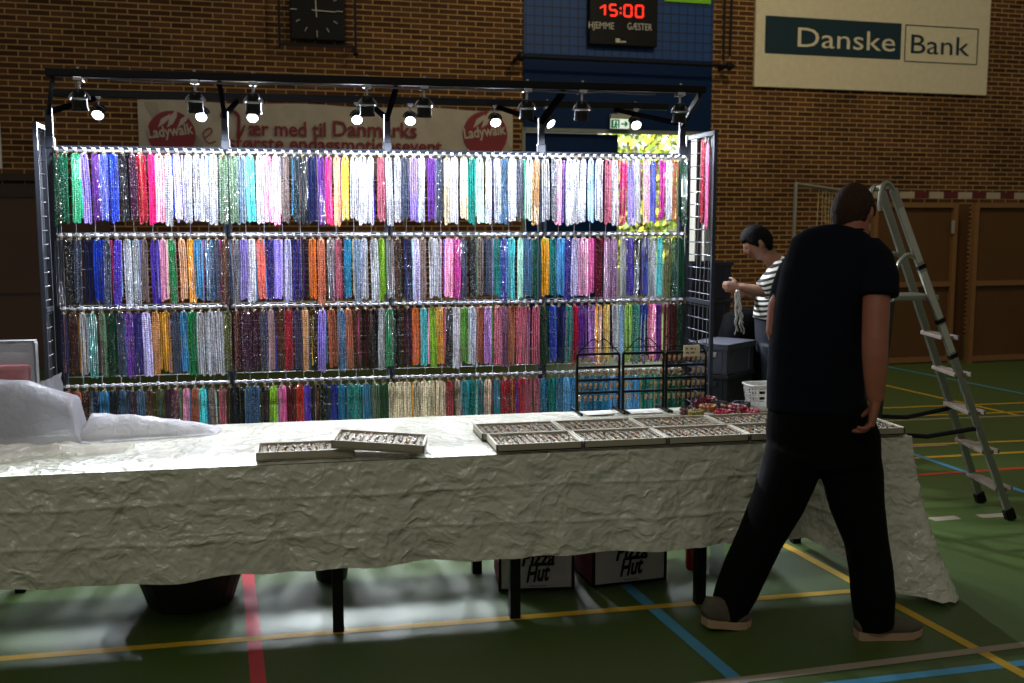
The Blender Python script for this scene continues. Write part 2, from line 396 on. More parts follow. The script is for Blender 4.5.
def tile_mat(name, ca, cb, bw, bh, mort):
    m = bpy.data.materials.new(name); m.use_nodes = True; nt = m.node_tree; b = nt.nodes['Principled BSDF']
    tc = nt.nodes.new('ShaderNodeTexCoord'); sp = nt.nodes.new('ShaderNodeSeparateXYZ'); cb_ = nt.nodes.new('ShaderNodeCombineXYZ')
    nt.links.new(tc.outputs['Object'], sp.inputs[0]); nt.links.new(sp.outputs['X'], cb_.inputs['X']); nt.links.new(sp.outputs['Z'], cb_.inputs['Y'])
    br = nt.nodes.new('ShaderNodeTexBrick'); br.offset = 0; br.inputs['Scale'].default_value = 1; br.inputs['Brick Width'].default_value = bw; br.inputs['Row Height'].default_value = bh
    br.inputs['Mortar Size'].default_value = mort; br.inputs['Color1'].default_value = lin(ca) + [1]; br.inputs['Color2'].default_value = lin(ca) + [1]; br.inputs['Mortar'].default_value = lin(cb) + [1]
    nt.links.new(cb_.outputs[0], br.inputs['Vector']); nt.links.new(br.outputs['Color'], b.inputs['Base Color']); b.inputs['Roughness'].default_value = .6
    return m
m_bluet = tile_mat('blue_netted_panel', (2, 60, 122), (2, 26, 58), .12, .12, .008)
m_navy = mat('navy_panel', (2, 34, 74), .6, spec=.15); m_lime = mat('lime_panel', (120, 190, 30), .6); m_jamb = mat('pale_frame', (120, 128, 122), .5)
zpipe = atg(600, 57).z
w = MB(); wbox(xb0, xb1, zpipe, HT, WALLY - .03, .03)
tag(w.build('trim_1', m_bluet, gym=True), kind='structure')
w = MB(); wbox(xb0, xb1, door_top + .05, zpipe, WALLY - .025, .025)
tag(w.build('trim_2', m_navy, gym=True), kind='structure')
w = MB(); wbox(atg(663, 2).x, atg(709, 2).x, atg(680, 3.2).z, atg(680, 3.2).z + .5, WALLY - .06, .03)
tag(w.build('trim_3', m_lime, gym=True), kind='structure')
# double door: frame, closed navy leaf, open glazed leaf
w = MB()
fw = .045
wbox(d0 - fw, d0, 0, door_top + fw, WALLY - .02, .1); wbox(d1, d1 + fw, 0, door_top + fw, WALLY - .02, .1); wbox(d0 - fw, d1 + fw, door_top, door_top + fw + .02, WALLY - .02, .1)
dr = w.build('door_1', m_jamb, gym=True); tag(dr, kind='structure')
w = MB(); wbox(d0 + .005, dsplit - .02, .01, door_top - .01, WALLY + .08, .05); wbox(dsplit - .06, dsplit, .01, door_top - .01, WALLY + .075, .07)
w.build('door_leaf', m_navy, dr)
w = MB(); ox = atg(698, 150).x; L = 1.05
def obar(x0, y0, z0, x1, y1, z1, t=.09): w.bar((x0, y0, z0), (x1, y1, z1), .05, t, m=0)
dx, dy = -.1, L
ol = atg(664, 150, WALLY + .9)
for t in (0, 1):
    w.box((ol.x + t * .3, WALLY + .3 + t * .6, door_top / 2), (.07, .07, door_top - .1), m=0)
w.bar((ol.x, WALLY + .3, door_top - .1), (ol.x + .3, WALLY + .9, door_top - .1), .05, .1, m=0)
w.bar((ol.x, WALLY + .3, .3), (ol.x + .3, WALLY + .9, .3), .05, .3, m=0)
w.build('open_leaf_frame', mat('dark_steel', (36, 38, 42), .4, .6), dr)
jx = atg(701, 160).x
w = MB(); wbox(jx - .045, jx + .045, 0, door_top, WALLY + .0, .05); w.build('door_jamb', mat('dark_brown_post', (58, 44, 40), .6), dr)
# brown storage doors at the left end
m_brown = mat('brown_ply', (70, 44, 26), .6, scale=3, var=.2); m_brownd = mat('brown_edge', (44, 27, 18), .6)
w = MB(); zt = atg(20, 193).z
x0, x1 = -9, atg(57, 250).x + .6
wbox(x0, x1, 0, zt, WALLY - .12, .12, 0); zz = atg(20, 293).z
wbox(x0, x1, zz - .015, zz + .015, WALLY - .135, .02, 1); wbox(x0, x1, zt - .05, zt + .1, WALLY - .15, .16, 1); wbox(x0, x1, zt + .14, zt + .22, WALLY - .08, .1, 1)
tag(w.build('door_2', [m_brown, m_brownd], gym=True), kind='structure')

# outside, seen through the doorway: a sunlit pale house wall and bushes
m_render = mat('white_render', (232, 236, 238), .9)
w = MB(); hx = atg(700, 200, WALLY + 6.5).x; w.box((hx, WALLY + 6.5, 2.2), (4.4, .3, 4.4)); w.box((hx, WALLY + 6.5, 4.45), (4.6, .6, .12)); w.box((hx + 1.2, WALLY + 6.32, 1.2), (.8, .06, 1.2), m=1)
tag(w.build('house_wall', [m_render, mat('dark_steel', (36, 38, 42))], gym=True), 'white rendered garden house wall in daylight beyond the open doorway', 'house')
w = MB()
rb = random.Random(3); bx = atg(641, 145, WALLY + 5).x
for k in range(2600):
    a = rb.random() * 2 * PI; u = rb.random() ** .5
    c = Vector((bx + math.cos(a) * u * .78, WALLY + 4.9 + math.sin(a) * u * .7, .9 + rb.random() * 3.6 * (1 - .25 * u)))
    n = Vector((rb.uniform(-1, 1), rb.uniform(-1, .2), rb.uniform(-.3, 1))).normalized(); t = n.orthogonal().normalized(); q = n.cross(t); s_ = rb.uniform(.05, .11)
    w.add([c - t * s_, c + q * s_ * .5, c + t * s_, c - q * s_ * .5], [[0, 1, 2, 3]], k % 3)
tr = MB(); tr.tube([(bx, WALLY + 4.9, 0), (bx + .05, WALLY + 4.9, 1.4), (bx - .1, WALLY + 4.9, 2.6)], [.09, .07, .04])
t = thing('garden_bush', 'sunlit yellow-green bush seen through the open doorway', 'bush', (bx, WALLY + 4.9, 0), gym=True)
w.build('foliage', [mat('leaf_yellow', (208, 204, 70), .6), mat('leaf_green', (120, 150, 40), .6), mat('leaf_dark', (74, 92, 34), .6)], t, fix=False)
tr.build('trunk', mat('bark', (80, 60, 44), .9), t)

# ================================================================ THINGS ON THE BACK WALL (hall coordinates)
Y0 = WALLY
def rect(mb, x0, y0, x1, y1, gy, th, m=0, bev=0):
    a = atg((x0 + x1) / 2, y0, gy); b = atg((x0 + x1) / 2, y1, gy); l = atg(x0, (y0 + y1) / 2, gy).x; r = atg(x1, (y0 + y1) / 2, gy).x
    mb.box(((l + r) / 2, gy - th / 2, (a.z + b.z) / 2), (r - l, th, a.z - b.z), m=m, bev=bev)
    return l, r, b.z, a.z
black = mat('black_plastic', (9, 9, 11), .5, spec=.2); blackm = mat('black_steel', (11, 11, 14), .5, spec=.25); white = mat('white_paint', (222, 220, 212), .5)
# bank sign
m_sign = mat('sign_white', (226, 216, 186), .5); m_teal = mat('sign_teal', (6, 46, 58), .5)
t = thing('wall_sign', 'large white bank sign with dark teal lettering on the brick wall', 'sign', (atg(870, 60).x, Y0, atg(870, 92).z), gym=True)
q = MB(); gs = Y0 - .02
l, r, zb, zt_ = rect(q, 754, -28, 987.5, 91.5, gs, .05, bev=.01); q.build('board', m_sign, t)
q = MB(); gs = Y0 - .0715
rect(q, 765, 19.5, 901, 56.5, gs, .004, 0)
bl, br_, bb, bt = atg(905, 45, gs).x, atg(977.5, 45, gs).x, atg(941, 63, gs).z, atg(941, 27, gs).z
for (a, b) in (((bl, bb), (br_, bb)), ((bl, bt), (br_, bt)), ((bl, bb), (bl, bt)), ((br_, bb), (br_, bt))):
    q.bar((a[0], gs - .002, a[1]), (b[0], gs - .002, b[1]), .004, .014, up=(0, 0, 1) if a[1] == b[1] else (1, 0, 0))
q.build('logo_panel', m_teal, t)
q = MB(); gs2 = Y0 - .078
cap = atg(845, 30, gs2).z - atg(845, 50, gs2).z
q.text('Danske', cap / .72, (atg(797.5, 48, gs2).x, gs2, atg(845, 49, gs2).z), width=atg(895, 48, gs2).x - atg(797.5, 48, gs2).x, m=0, bold=0)
q.build('lettering', m_sign, t)
q = MB(); cap = atg(940, 36, gs2).z - atg(940, 55.5, gs2).z
q.text('Bank', cap / .72, (atg(911, 48, gs2).x, gs2, atg(940, 54.5, gs2).z), width=atg(969.5, 48, gs2).x - atg(911, 48, gs2).x, m=0, bold=0)
q.build('lettering', m_teal, t)
# running event banner
m_ban = mat('banner_vinyl', (176, 166, 150), .55, bump=.15, bscale=3); m_brd = mat('banner_red', (124, 26, 36), .6)
gb = Y0 - .02
t = thing('banner', 'long pale banner with dark red lettering and round logos on the brick wall', 'banner', (atg(325, 105).x, Y0, atg(325, 175).z), gym=True)
q = MB(); bx0, bx1 = atg(138.5, 130, gb).x, atg(512.5, 130, gb).x; bz1, bz0 = atg(325, 105.5, gb).z, atg(325, 176, gb).z
q.grid(lambda u, v: (bx0 + (bx1 - bx0) * u, gb - .012 - .01 * math.sin(u * 37) * math.sin(v * 5) - .006 * math.sin(u * 90 + v * 9), bz0 + (bz1 - bz0) * v + .012 * math.sin(u * PI * 6) * v), 90, 12)
q.box(((bx0 + bx1) / 2, gb - .002, (bz0 + bz1) / 2), (bx1 - bx0 - .02, .004, bz1 - bz0 - .04))
q.build('sheet', m_ban, t, fix=False, smooth=True)
gt = gb - .04
def btext(body, x0, x1, ybase, ycap, m, bold=.004, tilt=0.0):
    q = MB(); p0 = atg(x0, ybase, gt); p1 = atg(x1, ybase, gt); h = atg((x0 + x1) / 2, ycap, gt).z - atg((x0 + x1) / 2, ybase, gt).z
    z = atg((x0 + x1) / 2, ybase, gt).z; rt_ = Vector((1, 0, tilt)).normalized()
    q.text(body, h / .72, (p0.x, gt, z - tilt * (p1.x - p0.x) / 2), right=rt_, up=Vector((-tilt, 0, 1)).normalized(), width=p1.x - p0.x, bold=bold)
    return q.build('lettering', m, t)
btext('ær med til', 248.5, 326, 136, 121, m_brd, .005); btext('Danmarks', 333, 417, 136.8, 121.4, m_brd, .005)
btext('største endagsmotionsevent', 228.6, 442, 151.2, 137, m_brd, .005)
q = MB(); sw = [(236, 123), (231, 128), (222, 133), (217, 128), (222, 120), (228, 125), (221, 118), (222, 113), (230, 110), (238, 115), (239, 125), (238, 138), (242, 132), (245, 125)]
def smoothp(pts, n=6):
    P = [Vector(p) for p in pts]; out = []
    for i in range(len(P) - 1):
        a, b, c, d = P[max(i - 1, 0)], P[i], P[i + 1], P[min(i + 2, len(P) - 1)]
        for k in range(n):
            s_ = k / n; out.append(.5 * ((2 * b) + (c - a) * s_ + (2 * a - 5 * b + 4 * c - d) * s_ ** 2 + (3 * b - a - 3 * c + d) * s_ ** 3))
    out.append(P[-1]); return out
sp_ = smoothp([atg(x, y, gt) for x, y in sw[6:]]); q.tube(sp_, [.009 + .012 * math.sin(PI * i / len(sp_)) for i in range(len(sp_))], 6)
q.tube(smoothp([atg(x, y, gt) for x, y in ((205, 138), (212, 132), (209, 128), (203, 134), (208, 143), (216, 141))]), .008, 6)
q.build('script_initial', m_brd, t)
for (cx, cy, rx) in ((171.5, 134, 24), (485.5, 134.5, 22)):
    q = MB(); c = atg(cx, cy, gt); rr = atg(cx + rx, cy, gt).x - c.x; pts = []
    for k in range(48):
        a = 2 * PI * k / 48; k_ = 1.0
        pts.append((c.x + rr * math.cos(a) * k_, gt + .012, c.z + rr * math.sin(a) * k_))
    q.poly(pts, .004, (0, -1, 0)); q.build('logo_disc', m_brd, t)
    q = MB()                                   # pale flame-like figures across the top of the disc
    for dx_, hh, lean in ((-.42, .5, .25), (-.05, .7, .2), (.38, .5, .2)):
        b0 = Vector((c.x + dx_ * rr, gt + .004, c.z + .34 * rr))
        q.poly([b0 + Vector((-.13 * rr, 0, -.02)), b0 + Vector((.13 * rr, 0, .03)), b0 + Vector(((.1 + lean) * rr, 0, hh * rr * .6)), b0 + Vector((lean * rr * 1.6, 0, hh * rr * 1.05)), b0 + Vector((.02 * rr, 0, hh * rr * .62))], .004, (0, -1, 0))
    q.text('Ladywalk', .64 * rr, (c.x - rr * .95, gt - .004, c.z - .2 * rr), right=Vector((1, 0, .13)).normalized(), up=Vector((-.13, 0, 1)).normalized(), width=rr * 1.9, bold=.004)
    q.build('logo_lettering', m_ban, t)
# clock in a guard cage
t = thing('wall_clock', 'square black wall clock showing three inside a wire guard, high on brick', 'clock', (atg(316, 10).x, Y0, atg(316, 44).z), gym=True)
q = MB(); rect(q, 289.5, -22, 344, 41.5, Y0 - .03, .1, bev=.015); q.build('case', black, t)
m_wm = mat('dial_white', (205, 200, 185), .5); c = atg(316.5, 10.4, Y0 - .14); rr = atg(343, 10, Y0 - .14).x - c.x
for k in range(12):
    a = PI / 6 * k; d = Vector((math.sin(a), 0, math.cos(a)))
    q = MB(); q.bar(c + d * rr * .74, c + d * rr * (.99 if k % 3 == 0 else .9), .008, .04 if k % 3 == 0 else .025, up=(0, 1, 0)); q.build('hour_mark', m_wm, t)
q = MB(); q.bar(c - Vector((.06, 0, 0)), c + Vector((rr * .72, 0, -.01)), .01, .035, up=(0, 1, 0)); q.bar(c - Vector((0, 0, .08)), c + Vector((-.02, 0, rr * .9)), .01, .03, up=(0, 1, 0)); q.build('hands', m_wm, t)
q = MB(); g0, g1, h0, h1 = atg(279, 20, Y0 - .2).x, atg(355, 20, Y0 - .2).x, atg(316, 45.5, Y0 - .2).z, atg(316, -26, Y0 - .2).z
for x in (g0, g1): q.bar((x, Y0 - .2, h0 - .06), (x, Y0 - .2, h1), .03, .03)
for z in (h0, h1): q.bar((g0, Y0 - .2, z), (g1, Y0 - .2, z), .03, .03)
for x in (g0, g1):
    for z in (h0, h1): q.bar((x, Y0 - .2, z), (x, Y0, z), .02, .02)
q.ball((g1, Y0 - .2, h0 - .08), .035); q.build('guard_frame', blackm, t)
# scoreboard
t = thing('scoreboard', 'black sports scoreboard with red digits 15:00 on the blue panel', 'scoreboard', (atg(620, 20).x, Y0, atg(620, 47).z), gym=True)
q = MB(); rect(q, 587, -6, 654, 47, Y0 - .04, .12, bev=.01); q.build('case', black, t)
gs = Y0 - .165; m_led = mat('led_red', (255, 60, 40), .4, emit=(255, 38, 24), estr=1.6)
SEG = {'1': 'bc', '5': 'afgcd', '0': 'abcdef'}
def digit(ch, xa, xb, ya, yb):
    q = MB()
    A = atg(xa, ya, gs); B = atg(xb, yb, gs); x0, x1, z1, z0 = A.x, B.x, A.z, B.z; zm = (z0 + z1) / 2; t_ = .022; g = .006
    S = {'a': ((x0 + g, z1), (x1 - g, z1)), 'g': ((x0 + g, zm), (x1 - g, zm)), 'd': ((x0 + g, z0), (x1 - g, z0)), 'f': ((x0, z1 - g), (x0, zm + g)), 'b': ((x1, z1 - g), (x1, zm + g)), 'e': ((x0, zm - g), (x0, z0 + g)), 'c': ((x1, zm - g), (x1, z0 + g))}
    if ch == '1':
        q.bar((x1, gs, z0), (x1, gs, z1), t_, .006, up=(0, 1, 0)); q.bar((x1, gs, z1 - .005), (x0, gs, z1 - .045), t_ * .8, .006, up=(0, 1, 0))
    for k in (SEG[ch] if ch != '1' else ''):
        a, b = S[k]; q.bar((a[0], gs, a[1]), (b[0], gs, b[1]), t_, .006, up=(0, 1, 0))
    q.build('digit', m_led, t)
digit('1', 600, 605, 4.5, 15); digit('5', 610, 616.5, 4.5, 15.7); digit('0', 624.5, 631.5, 5, 16.5); digit('0', 636, 643, 5.5, 17.3)
q = MB()
for y in (8.3, 13): q.ball(atg(620.6, y, gs), (.014, .006, .014), 6)
q.build('colon', m_led, t)
q = MB(); h = atg(600, 21, gs).z - atg(600, 28, gs).z
q.text('HJEMME', h / .72, (atg(588.7, 25, gs).x, gs, atg(600, 28.6, gs).z), width=atg(614, 25, gs).x - atg(588.7, 25, gs).x, bold=0)
q.build('lettering', mat('score_white', (190, 186, 176), .5), t); q = MB()
q.text('GÆSTER', h / .72, (atg(627.5, 26, gs).x, gs, atg(640, 30, gs).z), width=atg(652, 26, gs).x - atg(627.5, 26, gs).x, bold=0)
q.build('lettering', mat('score_white', (190, 186, 176), .5), t); q = MB()
rect(q, 615.5, 38.5, 620, 42.5, gs + .002, .004); rect(q, 620.5, 41, 626, 42.6, gs + .002, .004)
q.build('maker_mark', mat('score_white', (190, 186, 176), .5), t)
# horizontal pipe under the netted panel, with its end bracket and cables
t = thing('wall_pipe', 'thin dark pipe running across the blue wall below the scoreboard', 'pipe', (atg(625, 58).x, Y0, atg(625, 58).z), gym=True)
q = MB(); pa, pb = atg(517, 56.5, Y0 - .3), atg(735, 59.5, Y0 - .3); pb.z = pa.z
q.tube([pa, pb], .022, 8); q.build('rod', blackm, t)
for p in (pa + Vector((.05, 0, 0)), pb - Vector((.08, 0, 0))):
    q = MB(); q.bar(p, p + Vector((0, .3, 0)), .04, .04); q.ball(p, .06); q.build('bracket', blackm, t)
for i, xx in enumerate((724.5, 731)):
    q = MB(); p = atg(xx, 20, Y0 - .04); z0 = atg(xx, 60 - 4 * i, Y0 - .04).z
    q.tube([(p.x, Y0 - .03, z0), (p.x + .03 * math.sin(i), Y0 - .03, (z0 + HT) / 2), (p.x, Y0 - .03, HT)], .018, 6)
    tag(q.build('wall_cable', black, gym=True), ['dark cable up the brick nearer the blue panel', 'dark cable up the brick nearer the bank sign'][i], 'cable')
# exit sign
t = thing('exit_sign', 'small lit green exit sign on the navy panel above the doorway', 'exit sign', (atg(619.5, 120).x, Y0, atg(619.5, 130).z), gym=True)
q = MB(); rect(q, 609, 114.5, 630.5, 129.5, Y0 - .06, .07, bev=.01); rect(q, 616.5, 108.5, 622.5, 115, Y0 - .06, .06, bev=.012); q.build('housing', mat('lamp_grey', (150, 150, 138), .5), t)
q = MB(); gs = Y0 - .1315; rect(q, 610.5, 119, 629, 128.5, gs, .002); q.build('face', mat('exit_white', (235, 245, 235), .4, emit=(225, 245, 230), estr=.75), t)
q = MB(); gs = Y0 - .1345; m_eg = mat('exit_green', (0, 110, 60), .4, emit=(0, 110, 60), estr=.5)
rect(q, 611, 119.5, 613.6, 128, gs, .002); rect(q, 618, 119.5, 619.6, 128, gs, .002); rect(q, 613.4, 119.5, 618.2, 120.8, gs, .002)
q.ball(atg(616, 122.3, gs), (.018, .004, .018), 8)
for a, b in (((616, 123.5), (615.3, 126)), ((615.3, 126), (614.2, 128)), ((615.3, 126), (617.2, 127.8)), ((616, 124), (617.6, 125.2)), ((615.9, 124), (614.3, 125)), ((621, 124), (627.5, 124)), ((627.5, 124), (624.8, 121.3)), ((627.5, 124), (624.8, 126.7))):
    q.bar(atg(a[0], a[1], gs), atg(b[0], b[1], gs), .022, .005, up=(0, 1, 0))
q.build('pictogram', m_eg, t)
# pale board cut by the left edge of the view
q = MB(); rect(q, -60, 121, 1.3, 168, Y0 - .01, .03); tag(q.build('notice_board', white, gym=True), 'pale board on the brick wall cut off at the far left edge', 'board')

# ================================================================ GOAL AND PARTITION BOARDS (right background)
GB = 10.9
m_hard = mat('hardboard', (84, 58, 32), .75, scale=2.5, var=.15, spec=.2); m_wood = mat('pine_frame', (118, 82, 44), .6, scale=30, var=.2)
def screen(x0, x1, label, gy=GB, ztop=None):
    zt_ = ztop
    t = thing('partition_screen', label, 'partition', ((x0 + x1) / 2, gy, 0), gym=True, group='brown partition screens by the goal')
    q = MB(); q.box(((x0 + x1) / 2, gy, zt_ / 2 + .03), (x1 - x0 - .04, .02, zt_ - .08)); q.build('board', m_hard, t)
    q = MB()
    for x in (x0 + .03, x1 - .03): q.box((x, gy - .025, zt_ / 2), (.06, .07, zt_))
    zm = atg(985, 283, gy).z
    for z in (.05, zm, zt_ - .03): q.box(((x0 + x1) / 2, gy - .022, z), (x1 - x0 - .1, .06, .06))
    q.build('frame', m_wood, t); return t
zt_ = atg(1000, 203, GB).z
xa, xb_, xc = atg(790, 300, GB).x, atg(951, 300, GB).x, atg(961, 300, GB).x
screen(atg(868, 300, GB).x, xb_, 'brown hardboard partition screen directly behind the stepladder', GB, zt_)
rs = screen(xc, xc + 3.0, 'brown hardboard partition screen at the far right', GB - .12, zt_)
q = MB(); q.box(((xb_ + xc) / 2 - .02, GB + .1, zt_ / 2), (xc - xb_ + .3, .02, zt_ - .02)); q.build('return_board', m_hard, rs)
q = MB(); p = atg(952.3, 227, GB - .06); q.box((p.x, GB - .07, p.z), (.035, .03, .16), bev=.005); tag(q.build('door_handle_plate', mat('pale_metal', (170, 165, 160), .4, .5), gym=True), 'pale metal catch plate between the two brown partitions', 'catch')
# goal
gg = GB + .3
t = thing('handball_goal', 'red and white handball goal with pale net behind the partitions', 'goal', (atg(900, 300, gg).x, gg, 0), gym=True)
gz = atg(965, 195.5, gg).z; gx0 = atg(868, 195, gg).x; gx1 = gx0 + 3.16
q = MB(); nseg = 15; n_ = 0
for k in range(nseg):
    a = gx0 + (gx1 - gx0) * k / nseg; b = gx0 + (gx1 - gx0) * (k + 1) / nseg
    q.box(((a + b) / 2, gg, gz), (b - a, .08, .08), m=k % 2)
for x in (gx0, gx1):
    for k in range(10): q.box((x, gg, gz * (k + .5) / 10 - .02), (.08, .08, (gz) / 10), m=k % 2)
q.build('posts', [mat('goal_white', (160, 150, 128), .6), mat('goal_red', (84, 16, 20), .6)], t)
q = MB(); pc = atg(796, 184, 9.3); pb_ = Vector((gx0, gg, gz)); m_gal = mat('galvanised', (150, 150, 140), .45, .5)
q.tube([pb_, (pb_ + pc) / 2, pc], .02, 8); q.tube([pc, (pc.x - .03, pc.y, 0.02)], .018, 8); q.tube([(pc.x - .03, pc.y, .02), (gx0, gg, .02)], .018, 8); q.build('net_bracket', m_gal, t)
q = MB(); m_net = mat('net_cord', (186, 172, 134), .9)
pn = pb_ + (pc - pb_) * .72
for i in range(17):
    s_ = i / 16; a = pb_.lerp(pn, s_); zb = gz - .12 - 1.6 * (1 - s_ * .55)
    q.tube([a, a + Vector((.02 * math.sin(i), .02, -.5)), (a.x + .35 * s_, a.y, max(.1, zb))], .004, 4)
for j in range(18):
    z = -.09 * j; pts = []
    for i in range(9):
        s_ = i / 8; a = pb_.lerp(pn, s_); pts.append((a.x + .35 * s_ * (.09 * j / 1.6), a.y, a.z + z - .06 * math.sin(s_ * PI)))
    q.tube(pts, .004, 4)
q.build('net', m_net, t)
# ================================================================ THE BEAD STALL: RACK
YR = 6.15
ZR = [2.105, 1.643, 1.242, .81]
XB = [-1.29, -.385, .523, 1.439, 2.325]
BAY = ['first', 'second', 'third', 'fourth']; RAIL = ['top', 'second', 'third', 'lowest']
m_chrome = mat('chrome_wire', (190, 192, 198), .25, .9); m_rail = mat('rail_steel', (112, 114, 120), .35, .6); m_post = mat('post_grey', (50, 54, 64), .45, .4)
m_tag = mat('tag_cream', (176, 164, 140), .6); m_gold = mat('gold_clasp', (150, 136, 104), .3, .7)
hk = MB()
hk.tube([(0, 0, 0), (0, -.05, .0), (0, -.085, .012)], .0028, 5)
hk.box((.004, -.014, .006), (.017, .006, .015), m=1); hk.box((.016, -.05, -.012), (.012, .004, .016), m=2)
hook_me = None
hooks = []
for b in range(4):
    x0, x1 = XB[b], XB[b + 1]
    t = thing('wire_grid_panel', '%s tall wire grid panel of the bead rack counted from the left' % BAY[b], 'display rack', ((x0 + x1) / 2, YR, 0), 'wire grid panels of the bead rack')
    q = MB()
    for x in (x0 + .015, x1 - .015): q.tube([(x, YR + .01, 0), (x, YR + .01, 2.125)], .011, 6)
    for z in (.06, 2.125): q.tube([(x0 + .015, YR + .01, z), (x1 - .015, YR + .01, z)], .011, 6)
    q.build('frame', m_post, t)
    q = MB()
    n = 9
    for i in range(1, n): q.tube([(x0 + (x1 - x0) * i / n, YR + .012, .06), (x0 + (x1 - x0) * i / n, YR + .012, 2.12)], .0022, 4)
    for i in range(1, 21): q.tube([(x0 + .015, YR + .016, .06 + i * .1), (x1 - .015, YR + .016, .06 + i * .1)], .0022, 4)
    q.build('wire_grid', m_chrome, t)
    for r in range(4):
        q = MB(); q.box(((x0 + x1) / 2, YR - .012, ZR[r]), (x1 - x0 - .012, .018, .016), bev=.004); q.build('rail', m_rail, t)
        for k in range(19):
            x = x0 + (x1 - x0) * (k + .5) / 19
            if hook_me is None:
                o = hk.build('hook', [m_chrome, mat('ticket_white', (236, 236, 240), .5), m_gold], t); hook_me = o.data
                # local mesh: shift so that the shared mesh works from each hook's own location
                for v in hook_me.vertices: v.co += ORG[t.name]
            else:
                o = bpy.data.objects.new('hook', hook_me); COL.objects.link(o); o.parent = t
            o.location = Vector((x, YR - .022, ZR[r] + .002)) - ORG[t.name]
# side panels of the rack
m_wired = mat('dull_wire', (96, 98, 106), .4, .7)
def side_panel(x, ya, yb, ztop, label):
    t = thing('wire_grid_panel', label, 'display rack', (x, (ya + yb) / 2, 0), 'end grid panels of the bead rack')
    q = MB()
    for y in (ya, yb): q.bar((x, y, 0), (x, y, ztop), .02, .024)
    for z in (.05, ztop - .015, .85, 1.25): q.bar((x, ya, z), (x, yb, z), .024, .024)
    q.build('frame', m_post, t)
    q = MB()
    for i in range(1, 5): q.tube([(x, ya + (yb - ya) * i / 5, .05), (x, ya + (yb - ya) * i / 8, ztop - .02)], .0028, 4)
    z = .1
    while z < ztop - .04: q.tube([(x, ya, z), (x, yb, z)], .003, 4); z += .075
    q.build('wire_grid', m_wired, t)
side_panel(-1.33, 5.96, 6.14, 2.24, 'narrow wire grid end panel at the left end of the bead rack')
pr = aty(709, 200, 5.85).x
side_panel(2.345, 5.72, 6.13, 2.24, 'tall wire grid end panel at the right end of the bead rack')

# ---------------------------------------------------------------- bead colours (sRGB) and the runs along each rail
CN = dict(dkgreen=('dark green', 10, 74, 44), green=('green', 30, 140, 80), demerald=('deep emerald', 16, 100, 70), mint=('mint green', 70, 190, 140), lav=('lavender', 160, 140, 216), white=('white', 206, 207, 214),
 purple=('purple', 116, 60, 160), palelav=('pale lavender', 204, 196, 232), peri=('periwinkle', 92, 108, 214), blue=('blue', 40, 70, 180), paleblue=('pale blue', 176, 208, 236), char=('charcoal', 30, 32, 38), plum=('plum', 74, 34, 66),
 crim=('crimson', 170, 26, 50), rbrown=('red-brown', 120, 56, 44), hpink=('hot pink', 232, 50, 130), lpink=('light pink', 240, 176, 206), taupe=('taupe', 140, 122, 116), navy=('navy', 22, 30, 76), tan=('tan', 200, 152, 100),
 sage=('sage green', 112, 136, 110), gblue=('grey-blue', 130, 150, 170), lime=('lime green', 150, 196, 60), aqua=('aqua', 96, 206, 210), sky=('sky blue', 90, 170, 216), dteal=('dark teal', 14, 52, 64), indigo=('indigo', 54, 46, 130), mag=('magenta', 196, 40, 156),
 peach=('peach', 240, 190, 150), cream=('cream', 226, 214, 186), yellow=('yellow', 232, 204, 80), rose=('dusty rose', 190, 100, 120), gold=('gold', 206, 156, 60), silver=('silver', 176, 178, 184), slate=('slate', 76, 84, 104), steel=('steel blue', 76, 112, 146),
 beige=('rose-beige', 196, 160, 150), orange=('orange', 222, 120, 40), brown=('brown', 84, 50, 36), teal=('teal', 20, 140, 130), pmint=('pale mint', 180, 220, 204), mauve=('mauve', 160, 112, 150), psage=('pale sage', 186, 200, 186), grey=('grey', 120, 122, 128),
 copper=('copper', 176, 104, 76), black=('black', 12, 12, 16), royal=('royal blue', 30, 64, 170), violet=('violet', 84, 60, 176), coral=('coral', 226, 110, 90), amber=('amber', 226, 160, 30), peacock=('peacock blue', 16, 120, 156), olive=('olive', 100, 104, 60),
 burg=('burgundy', 96, 16, 36), maroon=('maroon', 84, 30, 28), lilac=('lilac', 184, 134, 200), pink=('pink', 226, 110, 170), red=('red', 196, 34, 30), emerald=('emerald', 16, 110, 80), multi=('multicoloured', 120, 70, 90), pgreen=('apple green', 110, 176, 80))
